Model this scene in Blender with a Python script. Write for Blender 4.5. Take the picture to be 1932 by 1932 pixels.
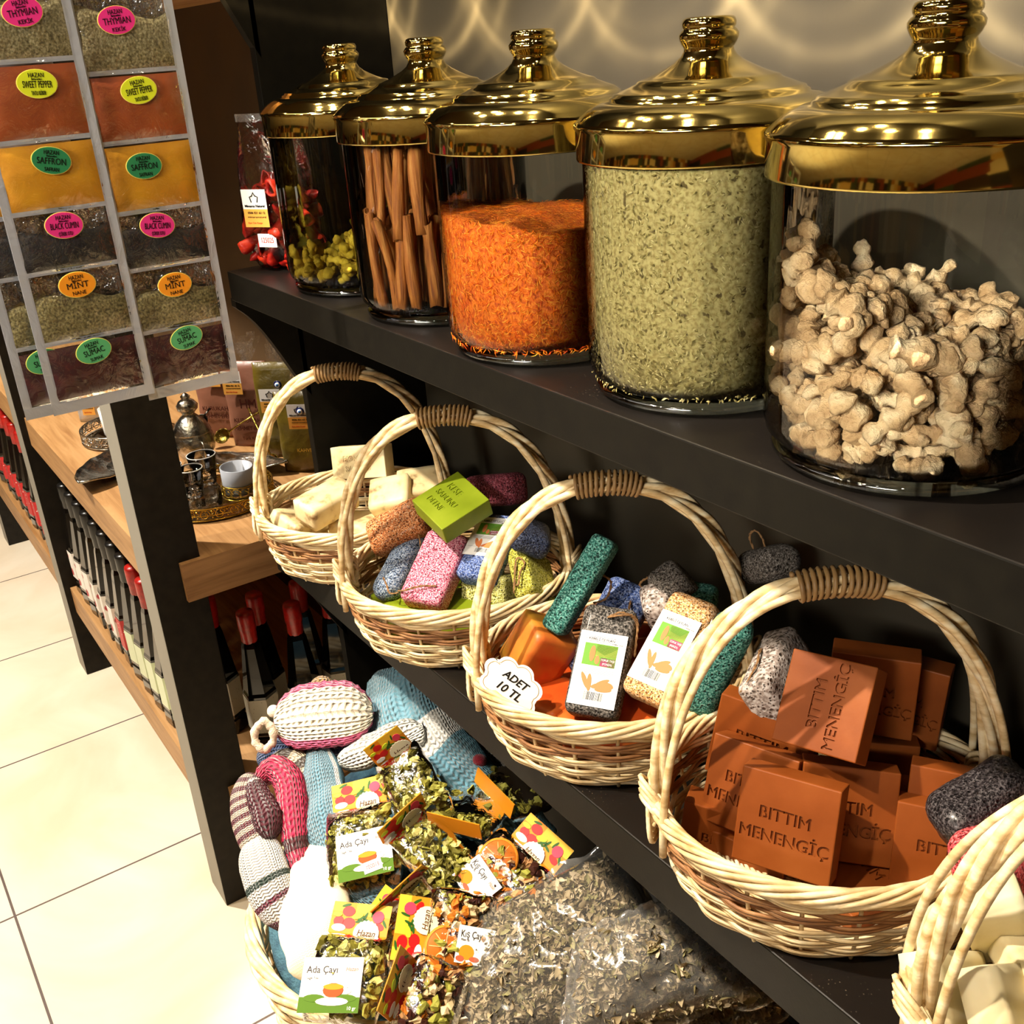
import bpy, bmesh, math, random
import numpy as np
from mathutils import Vector, Matrix, Quaternion, Euler, noise
PI = math.pi
for o in list(bpy.data.objects): bpy.data.objects.remove(o, do_unlink=True)
SC = bpy.context.scene; COL = SC.collection
rnd = random.Random(7)
# ------------------------------------------------------------ camera
CAM = Vector((1.63442, -0.33822, 1.5)); FPX = 1983.2
CR = Vector((0.56659233, 0.82152359, -0.06381315)); CD = Vector((0.3079536, -0.28294865, -0.90835271)); CF = Vector((-0.76428902, 0.49501419, -0.41330769))
cam = bpy.data.cameras.new('camera'); cam.lens = 36.0*FPX/1932; cam.sensor_width = 36; cam.sensor_fit = 'HORIZONTAL'; cam.clip_start = 0.02
co = bpy.data.objects.new('camera', cam); COL.objects.link(co)
co.matrix_world = Matrix(((CR.x, -CD.x, -CF.x, CAM.x), (CR.y, -CD.y, -CF.y, CAM.y), (CR.z, -CD.z, -CF.z, CAM.z), (0, 0, 0, 1)))
SC.camera = co
# ------------------------------------------------------------ world, lamps, exposure
SC.view_settings.view_transform = 'Standard'; SC.view_settings.look = 'None'
SC.view_settings.gamma = 1; SC.view_settings.use_curve_mapping = False
SC.view_settings.exposure = 0.0
W = bpy.data.worlds.new('world'); SC.world = W; W.use_nodes = True
W.node_tree.nodes['Background'].inputs[0].default_value = (1.0, .86, .68, 1); W.node_tree.nodes['Background'].inputs[1].default_value = .05
def spot(name, loc, tgt, power, col=(1, .83, .6), ang=70, rad=.035, blend=.5):
    l = bpy.data.lights.new(name, 'SPOT'); l.energy = power; l.color = col; l.spot_size = math.radians(ang); l.spot_blend = blend; l.shadow_soft_size = rad
    o = bpy.data.objects.new(name, l); COL.objects.link(o); o.location = loc
    o.rotation_euler = (Vector(tgt)-Vector(loc)).to_track_quat('-Z', 'Y').to_euler(); return o
def area(name, loc, tgt, power, size, col=(1, .85, .65)):
    l = bpy.data.lights.new(name, 'AREA'); l.energy = power; l.color = col; l.size = size[0]; l.shape = 'RECTANGLE'; l.size_y = size[1]
    o = bpy.data.objects.new(name, l); COL.objects.link(o); o.location = loc
    o.rotation_euler = (Vector(tgt)-Vector(loc)).to_track_quat('-Z', 'Y').to_euler(); return o
WARM = (1, .87, .70)
spot('spot_baskets', (.50, -.88, 2.72), (.95, .20, .85), 330, WARM, 46, .025, .15)
spot('spot_baskets_far', (.42, -.80, 2.72), (.30, .12, .85), 60, WARM, 13, .025, .3)
spot('spot_basket_near', (1.15, -.95, 2.72), (1.0, .10, .42), 120, WARM, 32, .03, .4)
spot('spot_lids', (1.28, -2.2, 2.30), (1.08, .27, 1.50), 160, WARM, 17, .02, .35)
spot('spot_lids_far', (.45, -2.3, 2.30), (.55, .27, 1.50), 115, WARM, 17, .02, .35)
spot('spot_aisle', (-1.0, -.75, 2.72), (-.85, -.35, .0), 440, (1, .93, .82), 82, .05, .6)
spot('spot_sachets', (1.9, -.75, 2.3), (.5, -.06, 1.40), 26, (.86, .93, 1), 17, .05, .4)
spot('spot_front', (-.35, -1.2, 2.72), (.38, -.02, .1), 120, (1, .93, .80), 34, .04, .5)
area('overhead_fill', (-.2, -1.3, 2.78), (-.2, -1.3, 0), 8, (1.2, .5), (1, .9, .78))  # added general fill from above, no fixture there
_a = area('jar_fill_area', (1.9, -2.3, 2.1), (1.0, .26, 1.42), 5, (1.6, .4), (1, .93, .82)); _a.data.spread = math.radians(26)  # added soft fill for the jars, no window behind it
# added lamp: its patterned beam stands in for light reflected by the lids
SG_ = 1
def added_glint_lamp(loc, yw, rings, energy):
    l = bpy.data.lights.new('added_glints', 'SPOT'); l.energy = energy; l.color = (1, .76, .40); l.spot_size = math.radians(58); l.spot_blend = .3; l.shadow_soft_size = .006
    o = bpy.data.objects.new('added_glints', l); COL.objects.link(o); o.location = loc; o.rotation_euler = (PI/2, 0, 0)
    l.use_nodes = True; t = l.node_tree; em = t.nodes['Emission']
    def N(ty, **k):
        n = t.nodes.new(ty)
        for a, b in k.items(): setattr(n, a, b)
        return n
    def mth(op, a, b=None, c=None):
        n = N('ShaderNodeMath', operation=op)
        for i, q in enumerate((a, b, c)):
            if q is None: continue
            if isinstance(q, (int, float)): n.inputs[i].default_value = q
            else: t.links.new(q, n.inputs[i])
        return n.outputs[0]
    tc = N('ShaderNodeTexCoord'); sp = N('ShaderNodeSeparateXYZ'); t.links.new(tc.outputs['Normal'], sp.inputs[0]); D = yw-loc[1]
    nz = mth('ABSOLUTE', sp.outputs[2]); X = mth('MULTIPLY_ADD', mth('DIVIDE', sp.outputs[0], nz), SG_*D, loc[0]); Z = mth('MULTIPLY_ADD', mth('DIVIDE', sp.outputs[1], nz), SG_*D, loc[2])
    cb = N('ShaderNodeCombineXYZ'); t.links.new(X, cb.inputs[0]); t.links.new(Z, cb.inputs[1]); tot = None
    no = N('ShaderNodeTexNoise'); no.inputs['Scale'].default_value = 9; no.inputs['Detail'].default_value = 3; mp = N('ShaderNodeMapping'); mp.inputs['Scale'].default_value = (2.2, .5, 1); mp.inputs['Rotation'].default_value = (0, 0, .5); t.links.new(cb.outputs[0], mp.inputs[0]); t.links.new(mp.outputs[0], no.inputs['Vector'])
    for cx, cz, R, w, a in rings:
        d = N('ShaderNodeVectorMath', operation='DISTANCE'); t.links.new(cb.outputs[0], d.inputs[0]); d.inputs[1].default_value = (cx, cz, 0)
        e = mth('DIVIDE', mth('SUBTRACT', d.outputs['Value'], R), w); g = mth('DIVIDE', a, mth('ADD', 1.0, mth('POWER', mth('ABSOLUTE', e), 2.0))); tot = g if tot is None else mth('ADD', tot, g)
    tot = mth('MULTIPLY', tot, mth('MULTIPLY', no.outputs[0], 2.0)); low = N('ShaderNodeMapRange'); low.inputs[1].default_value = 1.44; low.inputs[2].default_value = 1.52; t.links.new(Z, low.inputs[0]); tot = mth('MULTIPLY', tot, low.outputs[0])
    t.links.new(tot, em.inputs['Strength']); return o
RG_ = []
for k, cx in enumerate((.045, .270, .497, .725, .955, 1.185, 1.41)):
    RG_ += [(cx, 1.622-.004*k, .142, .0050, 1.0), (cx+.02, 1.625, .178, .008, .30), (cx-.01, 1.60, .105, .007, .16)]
added_glint_lamp((.80, -2.0, 2.30), .4725, RG_, 3400)
SC.cycles.use_denoising = True
SC.cycles.max_bounces = 9; SC.cycles.transparent_max_bounces = 20; SC.cycles.glossy_bounces = 5; SC.cycles.diffuse_bounces = 3
SC.cycles.caustics_reflective = False; SC.cycles.caustics_refractive = False; SC.cycles.sample_clamp_indirect = 8
# ------------------------------------------------------------ helpers
def ray(u, v):
    return CF + CR*((u-966)/FPX) + CD*((v-966)/FPX)
def at(u, v, ax, val):      # the point of the plane axis=val seen in direction u, v
    d = ray(u, v); i = 'xyz'.index(ax); return CAM + d*((val-CAM[i])/d[i])
def dist(u, v, D):
    return CAM + ray(u, v).normalized()*D
class MB:
    def __init__(s): s.v = []; s.f = []; s.m = []; s.s = []; s.uv = None
    def add(s, vs, fs, mi=0, smooth=True):
        b = len(s.v); s.v += [tuple(v) for v in vs]
        for f in fs: s.f.append(tuple(i+b for i in f)); s.m.append(mi); s.s.append(smooth)
        return s
    def box(s, a, b, mi=0, M=None):
        x0, y0, z0 = a; x1, y1, z1 = b
        vs = [Vector(p) for p in ((x0,y0,z0),(x1,y0,z0),(x1,y1,z0),(x0,y1,z0),(x0,y0,z1),(x1,y0,z1),(x1,y1,z1),(x0,y1,z1))]
        if M is not None: vs = [M @ v for v in vs]
        return s.add(vs, [(3,2,1,0),(4,5,6,7),(0,1,5,4),(1,2,6,5),(2,3,7,6),(3,0,4,7)], mi, False)
    def tube(s, pts, r, n=6, mi=0, closed=False, cap=True):
        pts = [Vector(p) for p in pts]; k = len(pts)
        rs = r if isinstance(r, (list, tuple)) else [r]*k
        T = []
        for i in range(k):
            a = pts[(i-1) % k] if closed or i > 0 else pts[0]; b = pts[(i+1) % k] if closed or i < k-1 else pts[-1]
            t = b-a; T.append(t.normalized() if t.length > 1e-9 else Vector((0, 0, 1)))
        up = Vector((0, 0, 1)) if abs(T[0].z) < .9 else Vector((1, 0, 0))
        N = (up - T[0]*up.dot(T[0])).normalized(); vs = []
        for i in range(k):
            N = (N - T[i]*N.dot(T[i])); N = N.normalized() if N.length > 1e-6 else T[i].orthogonal().normalized()
            B = T[i].cross(N)
            for j in range(n):
                a = 2*PI*j/n; vs.append(pts[i] + (N*math.cos(a) + B*math.sin(a))*rs[i])
        fs = []
        for i in range(k if closed else k-1):
            for j in range(n):
                a = i*n; b = ((i+1) % k)*n; fs.append((a+j, a+(j+1) % n, b+(j+1) % n, b+j))
        if cap and not closed: fs += [tuple(range(n-1, -1, -1)), tuple(range((k-1)*n, k*n))]
        return s.add(vs, fs, mi)
    def lathe(s, prof, n=48, c=(0, 0, 0), mi=0, sx=1, sy=1, capb=False, capt=False):
        vs = []
        for r, z in prof:
            for j in range(n):
                a = 2*PI*j/n; vs.append((c[0]+r*math.cos(a)*sx, c[1]+r*math.sin(a)*sy, c[2]+z))
        fs = [(i*n+j, i*n+(j+1) % n, (i+1)*n+(j+1) % n, (i+1)*n+j) for i in range(len(prof)-1) for j in range(n)]
        if capb: fs.append(tuple(range(n-1, -1, -1)))
        if capt: fs.append(tuple(range((len(prof)-1)*n, len(prof)*n)))
        return s.add(vs, fs, mi)
    def grid(s, P, mi=0, close_u=False, flip=False):     # P[i][j]
        n = len(P); m = len(P[0]); vs = [p for row in P for p in row]; fs = []
        for i in range(n-1):
            for j in range(m if close_u else m-1):
                q = (i*m+j, i*m+(j+1) % m, (i+1)*m+(j+1) % m, (i+1)*m+j); fs.append(q[::-1] if flip else q)
        return s.add(vs, fs, mi)
    def ellip(s, c, r, n=10, m=6, M=None, mi=0):
        vs = []; 
        for i in range(m+1):
            t = PI*i/m
            for j in range(n):
                a = 2*PI*j/n; p = Vector((r[0]*math.sin(t)*math.cos(a), r[1]*math.sin(t)*math.sin(a), r[2]*math.cos(t)))
                if M is not None: p = M @ p
                vs.append(p+Vector(c))
        fs = [(i*n+j, (i+1)*n+j, (i+1)*n+(j+1) % n, i*n+(j+1) % n) for i in range(m) for j in range(n)]
        return s.add(vs, fs, mi)
    def disc(s, M, a, b, mi=0, an=0, h=.0004, n=14):
        vs = []
        for z in (0, h):
            for j in range(n):
                t = 2*PI*j/n; x, y = a*math.cos(t), b*math.sin(t); vs.append(M @ Vector((x*math.cos(an)-y*math.sin(an), x*math.sin(an)+y*math.cos(an), z)))
        return s.add(vs, [tuple(range(n, 2*n))]+[(j, (j+1) % n, (j+1) % n+n, j+n) for j in range(n)], mi, False)
    def mesh(s, name, mats):
        me = bpy.data.meshes.new(name); me.from_pydata(s.v, [], s.f)
        for m in (mats if isinstance(mats, (list, tuple)) else [mats]): me.materials.append(m)
        me.polygons.foreach_set('material_index', s.m); me.polygons.foreach_set('use_smooth', s.s); me.update()
        if s.uv is not None:
            L = me.uv_layers.new(name='UVMap'); vi = np.empty(len(me.loops), dtype=np.int32); me.loops.foreach_get('vertex_index', vi); L.data.foreach_set('uv', np.array(s.uv)[vi].ravel())
        return me
    def build(s, name, mats, parent=None):
        return link(name, s.mesh(name, mats), parent)
def link(name, data, parent=None):
    o = bpy.data.objects.new(name, data); COL.objects.link(o)
    if parent: o.parent = parent
    return o
def tag(o, label=None, cat=None, group=None, kind=None):
    if label: o['label'] = label
    if cat: o['category'] = cat
    if group: o['group'] = group
    if kind: o['kind'] = kind
    return o
def empty(name, loc=(0, 0, 0), rot=None, label=None, cat=None, group=None):
    o = bpy.data.objects.new(name, None); o.empty_display_size = .02; COL.objects.link(o); o.location = loc
    if rot is not None:
        if len(rot) == 4: o.rotation_mode = 'QUATERNION'; o.rotation_quaternion = rot
        else: o.rotation_euler = rot
    return tag(o, label, cat, group)
def kids(o): return [c for c in bpy.data.objects if c.parent is o]
def dup(o, loc=None, rot=None, label=None, group=None, parent=None, tree=None):
    c = o.copy(); COL.objects.link(c)
    if parent: c.parent = parent
    if loc is not None: c.location = loc
    if rot is not None:
        if len(rot) == 4: c.rotation_mode = 'QUATERNION'; c.rotation_quaternion = rot
        else: c.rotation_mode = 'XYZ'; c.rotation_euler = rot
    if label: c['label'] = label
    if group: c['group'] = group
    for ch in (tree if tree is not None else kids(o)): dup(ch, parent=c)
    return c
def bevel(o, w, seg=2):
    m = o.modifiers.new('bevel', 'BEVEL'); m.width = w; m.segments = seg; m.limit_method = 'ANGLE'; m.angle_limit = math.radians(40); return o
def subd(o, n=2, simple=False):
    m = o.modifiers.new('subsurf', 'SUBSURF'); m.levels = n; m.render_levels = n
    if simple: m.subdivision_type = 'SIMPLE'
    return o
def catmull(pts, k=6):
    pts = [Vector(p) for p in pts]; out = []
    for i in range(len(pts)-1):
        p0 = pts[max(i-1, 0)]; p1 = pts[i]; p2 = pts[i+1]; p3 = pts[min(i+2, len(pts)-1)]
        for j in range(k):
            t = j/k; out.append(.5*((2*p1)+(p2-p0)*t+(2*p0-5*p1+4*p2-p3)*t*t+(3*p1-p0-3*p2+p3)*t**3))
    out.append(pts[-1]); return out
# ------------------------------------------------------------ materials
def lin(c):
    if isinstance(c, str): c = [int(c[i:i+2], 16)/255 for i in (0, 2, 4)]
    return tuple(((x/12.92) if x <= .04045 else ((x+.055)/1.055)**2.4) for x in c[:3]) + (1,)
class NT:
    def __init__(s, name):
        s.mat = bpy.data.materials.new(name); s.mat.use_nodes = True; s.t = s.mat.node_tree; s.b = s.t.nodes['Principled BSDF']; s.out = s.t.nodes['Material Output']
    def n(s, ty, **kw):
        nd = s.t.nodes.new(ty)
        for k, v in kw.items():
            if k in nd.inputs.keys(): nd.inputs[k].default_value = v
            else: setattr(nd, k, v)
        return nd
    def l(s, a, b): s.t.links.new(a, b)
    def set(s, **kw):
        for k, v in kw.items(): s.b.inputs[k.replace('_', ' ')].default_value = v
        return s
    def coord(s, kind='Object', scale=(1, 1, 1)):
        tc = s.n('ShaderNodeTexCoord'); mp = s.n('ShaderNodeMapping'); mp.inputs['Scale'].default_value = scale; s.l(tc.outputs[kind], mp.inputs['Vector']); return mp.outputs[0]
    def ramp(s, fac, stops, interp='LINEAR'):
        r = s.n('ShaderNodeValToRGB'); r.color_ramp.interpolation = interp
        while len(r.color_ramp.elements) < len(stops): r.color_ramp.elements.new(.5)
        for e, (p, c) in zip(r.color_ramp.elements, stops): e.position = p; e.color = lin(c)
        s.l(fac, r.inputs[0]); return r.outputs[0]
    def bump(s, h, strength=.5, dist=.002, normal=None):
        b = s.n('ShaderNodeBump'); b.inputs['Strength'].default_value = strength; b.inputs['Distance'].default_value = dist
        s.l(h, b.inputs['Height'])
        if normal is not None: s.l(normal, b.inputs['Normal'])
        s.l(b.outputs[0], s.b.inputs['Normal']); return b.outputs[0]
def flat(name, c, rough=.5, metal=0, **kw):
    kw.setdefault('Specular_IOR_Level', .5 if metal or rough < .32 else .12); m = NT(name); m.set(Base_Color=lin(c), Roughness=rough, Metallic=metal, **kw); return m.mat
def noisy(name, cols, scale=40, rough=.5, bump=0, bscale=None, bdist=.002, metal=0, aniso=(1, 1, 1), detail=5, coords='Object', spec=None, sss=0):
    m = NT(name); v = m.coord(coords, aniso)
    t = m.n('ShaderNodeTexNoise', Scale=scale, Detail=detail); m.l(v, t.inputs['Vector'])
    k = len(cols); m.l(m.ramp(t.outputs[0], [(.3+.4*i/max(1, k-1), c) for i, c in enumerate(cols)]), m.b.inputs['Base Color'])
    m.set(Roughness=rough, Metallic=metal)
    if spec is not None: m.set(Specular_IOR_Level=spec)
    if sss: m.set(Subsurface_Weight=sss, Subsurface_Radius=(.012, .008, .005), Subsurface_Scale=.3)
    if bump:
        t2 = m.n('ShaderNodeTexNoise', Scale=bscale or scale*3, Detail=4); m.l(v, t2.inputs['Vector']); m.bump(t2.outputs[0], bump, bdist)
    return m.mat
def film(name, tint=(1, 1, 1), gl=.25, rough=.12, wr=60, bstr=.5, spec=1.0, coords='Object', haze=0):
    m = NT(name); t = m.t; t.nodes.remove(m.b)
    tr = m.n('ShaderNodeBsdfTransparent'); tr.inputs[0].default_value = (*tint, 1)
    g = m.n('ShaderNodeBsdfGlossy'); g.inputs['Roughness'].default_value = rough; g.inputs['Color'].default_value = (spec, spec, spec, 1)
    fr = m.n('ShaderNodeFresnel', IOR=1.45); mx = m.n('ShaderNodeMixShader'); ad = m.n('ShaderNodeMath', operation='ADD'); ad.inputs[1].default_value = gl*.2
    ad.use_clamp = True
    if wr:
        v = m.coord(coords); nz = m.n('ShaderNodeTexNoise', Scale=wr, Detail=3, Distortion=1.2); m.l(v, nz.inputs['Vector'])
        b = m.n('ShaderNodeBump'); b.inputs['Strength'].default_value = bstr; b.inputs['Distance'].default_value = .004; m.l(nz.outputs[0], b.inputs['Height'])
        m.l(b.outputs[0], g.inputs['Normal']); m.l(b.outputs[0], fr.inputs['Normal'])
    m.l(fr.outputs[0], ad.inputs[0]); m.l(ad.outputs[0], mx.inputs[0]); m.l(tr.outputs[0], mx.inputs[1]); m.l(g.outputs[0], mx.inputs[2])
    last = mx.outputs[0]
    if haze:
        d = m.n('ShaderNodeBsdfDiffuse'); d.inputs[0].default_value = (.8, .78, .74, 1); m2 = m.n('ShaderNodeMixShader'); m2.inputs[0].default_value = haze
        m.l(last, m2.inputs[1]); m.l(d.outputs[0], m2.inputs[2]); last = m2.outputs[0]
    m.l(last, m.out.inputs[0]); return m.mat
_FC = {}
def text_mesh(txt, size, depth=.0002, bold=0, shear=0, spacing=1.0, width=None, res=3):
    key = (txt, size, depth, bold, shear, spacing, width)
    if key in _FC: return _FC[key]
    c = bpy.data.curves.new('lettering', 'FONT'); c.body = txt; c.size = size; c.extrude = depth; c.offset = bold; c.align_x = 'CENTER'; c.align_y = 'CENTER'; c.resolution_u = res; c.shear = shear; c.space_character = spacing
    o = bpy.data.objects.new('lettering', c); COL.objects.link(o); bpy.context.view_layer.update()
    me = bpy.data.meshes.new_from_object(o.evaluated_get(bpy.context.evaluated_depsgraph_get())); bpy.data.objects.remove(o, do_unlink=True)
    if width and len(me.vertices):
        a = np.empty(len(me.vertices)*3); me.vertices.foreach_get('co', a); a = a.reshape(-1, 3); w = np.ptp(a[:, 0]); a[:, 0] *= width/max(w, 1e-6); me.vertices.foreach_set('co', a.ravel())
    _FC[key] = me; return me
def add_text(mb, txt, size, M, mi=0, **kw):
    me = text_mesh(txt, size, **kw); mb.add([M @ v.co for v in me.vertices], [tuple(p.vertices) for p in me.polygons], mi, False)
# shared materials
BLK = noisy('black_board', ['0d0b08', '12100b'], 60, .5, .15, 400, .0005, spec=.12)
BLKDUST = None
def mk_dust():
    m = NT('black_dusty_top'); v = m.coord('Object')
    vo = m.n('ShaderNodeTexVoronoi', Scale=210); m.l(v, vo.inputs['Vector']); nz = m.n('ShaderNodeTexNoise', Scale=9, Detail=6); m.l(v, nz.inputs['Vector'])
    sm = m.n('ShaderNodeMath', operation='MULTIPLY'); a = m.ramp(vo.outputs['Distance'], [(.05, 'ffffff'), (.16, '000000')]); m.l(a, sm.inputs[0]); b = m.ramp(nz.outputs[0], [(.5, '000000'), (.72, 'ffffff')]); m.l(b, sm.inputs[1])
    mx = m.n('ShaderNodeMix', data_type='RGBA'); m.l(sm.outputs[0], mx.inputs[0]); mx.inputs[6].default_value = lin('120e0b'); mx.inputs[7].default_value = lin('8a7a66'); m.l(mx.outputs[2], m.b.inputs['Base Color'])
    m.set(Roughness=.38); return m.mat
BLKDUST = mk_dust()
def mk_wood(name, a, b, c, sc=1, axis='x'):
    m = NT(name); s = {'x': (3, 40, 40), 'y': (40, 3, 40), 'z': (40, 40, 3)}[axis]
    v = m.coord('Object', tuple(q*sc for q in s)); nz = m.n('ShaderNodeTexNoise', Scale=1.6, Detail=8, Roughness=.62, Distortion=.6); m.l(v, nz.inputs['Vector'])
    m.l(m.ramp(nz.outputs[0], [(.3, a), (.5, b), (.7, c)]), m.b.inputs['Base Color'])
    n2 = m.n('ShaderNodeTexNoise', Scale=5, Detail=3); m.l(v, n2.inputs['Vector']); m.bump(n2.outputs[0], .25, .0008); m.set(Roughness=.5); return m.mat
OAK = mk_wood('oak_veneer', '8f6438', 'a97d4c', 'b98d5c')
OAKY = mk_wood('oak_end_grain', '7c5630', '9a7044', 'ac8050', axis='y')
BRASS = None
def mk_brass():
    m = NT('polished_brass'); v = m.coord('Object'); n1 = m.n('ShaderNodeTexNoise', Scale=25, Detail=6); m.l(v, n1.inputs['Vector'])
    m.l(m.ramp(n1.outputs[0], [(.35, 'cdb566'), (.7, 'e0cb82')]), m.b.inputs['Base Color'])
    r = m.n('ShaderNodeMapRange'); m.l(n1.outputs[0], r.inputs[0]); r.inputs[3].default_value = .05; r.inputs[4].default_value = .10; m.l(r.outputs[0], m.b.inputs['Roughness'])
    m.set(Metallic=1.0); return m.mat
BRASS = mk_brass()
STRING = noisy('jute_string', ['6b4a2c', '9a7448'], 300, .9, .5, 900, .001)
WHITE = flat('white_paper', 'f0eeea', .55)
INK = flat('black_ink', '151210', .5)
CLEAR = film('clear_film', gl=.35, rough=.1, wr=45, bstr=.7)

def frameM(o, X, n):
    n = n.normalized(); X = (X-n*X.dot(n)).normalized(); Y = n.cross(X); M = Matrix((X, Y, n)).transposed().to_4x4(); M.translation = o; return M
def pillow4(A, B, C_, D_, bulge, n=18, m=18, sag=None, wr=0, seed=0, side=1, pw=.5, uv=False):
    """patch between corners A B (first edge) D C (opposite edge), bulged along its normal"""
    nrm = (B-A).cross(D_-A).normalized()*side; P = []
    for i in range(n+1):
        s = i/n; row = []
        for j in range(m+1):
            t = j/m; p = (A*(1-s)+B*s)*(1-t)+(D_*(1-s)+C_*s)*t
            k = max(0, 4*s*(1-s))**pw*max(0, 4*t*(1-t))**pw; p = p+nrm*bulge*k
            if wr: p = p+nrm*wr*k*noise.noise(p*38+Vector((seed, 0, 0)))+nrm*wr*.4*noise.noise(p*110)*min(1, k*2)
            row.append(p)
        P.append(row)
    return P
def sweep(name, path, widths, thick, m, ng=None, parent=None, k=8, nseg=28, wob=0, flatb=.6, amp=0, cells=(30, 14), sharp=.75, ends=True):
    """soft body swept along a path: elliptical section, width across, thickness along the normal"""
    P = catmull(path, k); n = len(P); K = len(path); ng = ng or Vector((.35, -.45, .85)); mb = MB(); rows = []; uvs = []
    L = [0]
    for i in range(1, n): L.append(L[-1]+(P[i]-P[i-1]).length)
    for i in range(n):
        T = (P[min(i+1, n-1)]-P[max(i-1, 0)]).normalized(); S = T.cross(ng).normalized(); N = S.cross(T).normalized()
        f = i/(n-1)*(K-1); a = min(int(f), K-2); w = widths[a]*(1-(f-a))+widths[a+1]*(f-a); th = thick
        e = 1.0
        if ends:
            q = min(L[i], L[-1]-L[i])/max(1e-6, w); e = math.sqrt(max(.0004, 1-(1-min(1, q))**2))
        row = []
        for j in range(nseg):
            an = 2*PI*j/nseg; c, s_ = math.cos(an), math.sin(an)
            x = math.copysign(abs(c)**sharp, c)*w*e; z = math.copysign(abs(s_)**sharp, s_)*th*e*(1 if s_ > 0 else flatb)
            p = P[i]+S*x+N*z
            d = (S*c/w+N*s_/th).normalized()
            if wob: p = p+d*wob*noise.noise(p*28)
            if amp: p = p+d*amp*(abs(math.sin(PI*cells[0]*L[i]/L[-1]))**.6*abs(math.sin(an*cells[1]/2+ (PI/2 if int(cells[0]*L[i]/L[-1]) % 2 else 0)))**.6-.5)
            row.append(p); uvs.append((L[i]/L[-1], j/nseg))
        rows.append(row)
    mb.grid(rows, close_u=True); mb.uv = uvs; b = len(rows)
    mb.f.append(tuple(range(nseg-1, -1, -1))); mb.m.append(0); mb.s.append(True); mb.f.append(tuple(range((b-1)*nseg, b*nseg))); mb.m.append(0); mb.s.append(True)
    return mb.build(name, m, parent)
# ------------------------------------------------------------ the setting
def struct(name, mb, m): return tag(mb.build(name, m), kind='structure')
def mk_floor():
    m = NT('cream_floor_tiles'); tc = m.n('ShaderNodeTexCoord'); sx = m.n('ShaderNodeSeparateXYZ'); m.l(tc.outputs['Object'], sx.inputs[0])
    masks = []
    for ax, off in ((0, -.2372), (1, -.3426)):
        a = m.n('ShaderNodeMath', operation='SUBTRACT'); m.l(sx.outputs[ax], a.inputs[0]); a.inputs[1].default_value = off
        d = m.n('ShaderNodeMath', operation='DIVIDE'); m.l(a.outputs[0], d.inputs[0]); d.inputs[1].default_value = .5265
        p = m.n('ShaderNodeMath', operation='PINGPONG'); m.l(d.outputs[0], p.inputs[0]); p.inputs[1].default_value = .5
        c = m.n('ShaderNodeMath', operation='LESS_THAN'); m.l(p.outputs[0], c.inputs[0]); c.inputs[1].default_value = .0045; masks.append(c)
    mx = m.n('ShaderNodeMath', operation='MAXIMUM'); m.l(masks[0].outputs[0], mx.inputs[0]); m.l(masks[1].outputs[0], mx.inputs[1])
    nz = m.n('ShaderNodeTexNoise', Scale=2.2, Detail=7, Distortion=1.5); m.l(tc.outputs['Object'], nz.inputs['Vector']); base = m.ramp(nz.outputs[0], [(.35, 'e2d0b4'), (.6, 'ecdfc8')])
    mix = m.n('ShaderNodeMix', data_type='RGBA'); m.l(mx.outputs[0], mix.inputs[0]); m.l(base, mix.inputs[6]); mix.inputs[7].default_value = lin('5a4a44'); m.l(mix.outputs[2], m.b.inputs['Base Color'])
    rr = m.n('ShaderNodeMath', operation='MULTIPLY_ADD'); m.l(mx.outputs[0], rr.inputs[0]); rr.inputs[1].default_value = .5; rr.inputs[2].default_value = .16; m.l(rr.outputs[0], m.b.inputs['Roughness'])
    inv = m.n('ShaderNodeMath', operation='SUBTRACT'); inv.inputs[0].default_value = 1; m.l(mx.outputs[0], inv.inputs[1]); m.bump(inv.outputs[0], .6, .002); return m.mat
struct('floor', MB().box((-6, -3.2, -.1), (3.2, .6, 0)), mk_floor())
WALLM = noisy('grey_green_wall_paint', ['2f2a1f', '373124'], 4, .62, .1, 120, .001)
struct('wall_back', MB().box((-6, .4725, 0), (3.2, .6, 2.9)), WALLM)
struct('ceiling', MB().box((-6, -3.2, 2.9), (3.2, .6, 3.0)), flat('ceiling_paint', '4a3e2e', .8))
def mk_opp():
    m = NT('stocked_shelf_wall'); tc = m.n('ShaderNodeTexCoord'); mp = m.n('ShaderNodeMapping'); mp.inputs['Scale'].default_value = (7, 1, 3.2); m.l(tc.outputs['Object'], mp.inputs[0])
    vo = m.n('ShaderNodeTexVoronoi', Scale=1.0, distance='CHEBYCHEV', Randomness=.25); m.l(mp.outputs[0], vo.inputs['Vector'])
    hs = m.n('ShaderNodeSeparateColor'); m.l(vo.outputs['Color'], hs.inputs[0])
    m.l(m.ramp(hs.outputs[0], [(0, '3a2412'), (.2, 'c98b3f'), (.35, 'f0dcae'), (.5, '8a3a1c'), (.65, '3c4a30'), (.8, 'e8c070'), (.9, '1c1510')], 'CONSTANT'), m.b.inputs['Base Color']); m.set(Roughness=.6); return m.mat
OPP = mk_opp()
struct('wall_front', MB().box((-6, -3.3, 0), (3.2, -3.2, 2.9)), OPP)
struct('wall_left', MB().box((-6.1, -3.3, 0), (-6, .6, 2.9)), OPP)
struct('wall_right', MB().box((3.2, -3.3, 0), (3.3, .6, 2.9)), OPP)
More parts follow.
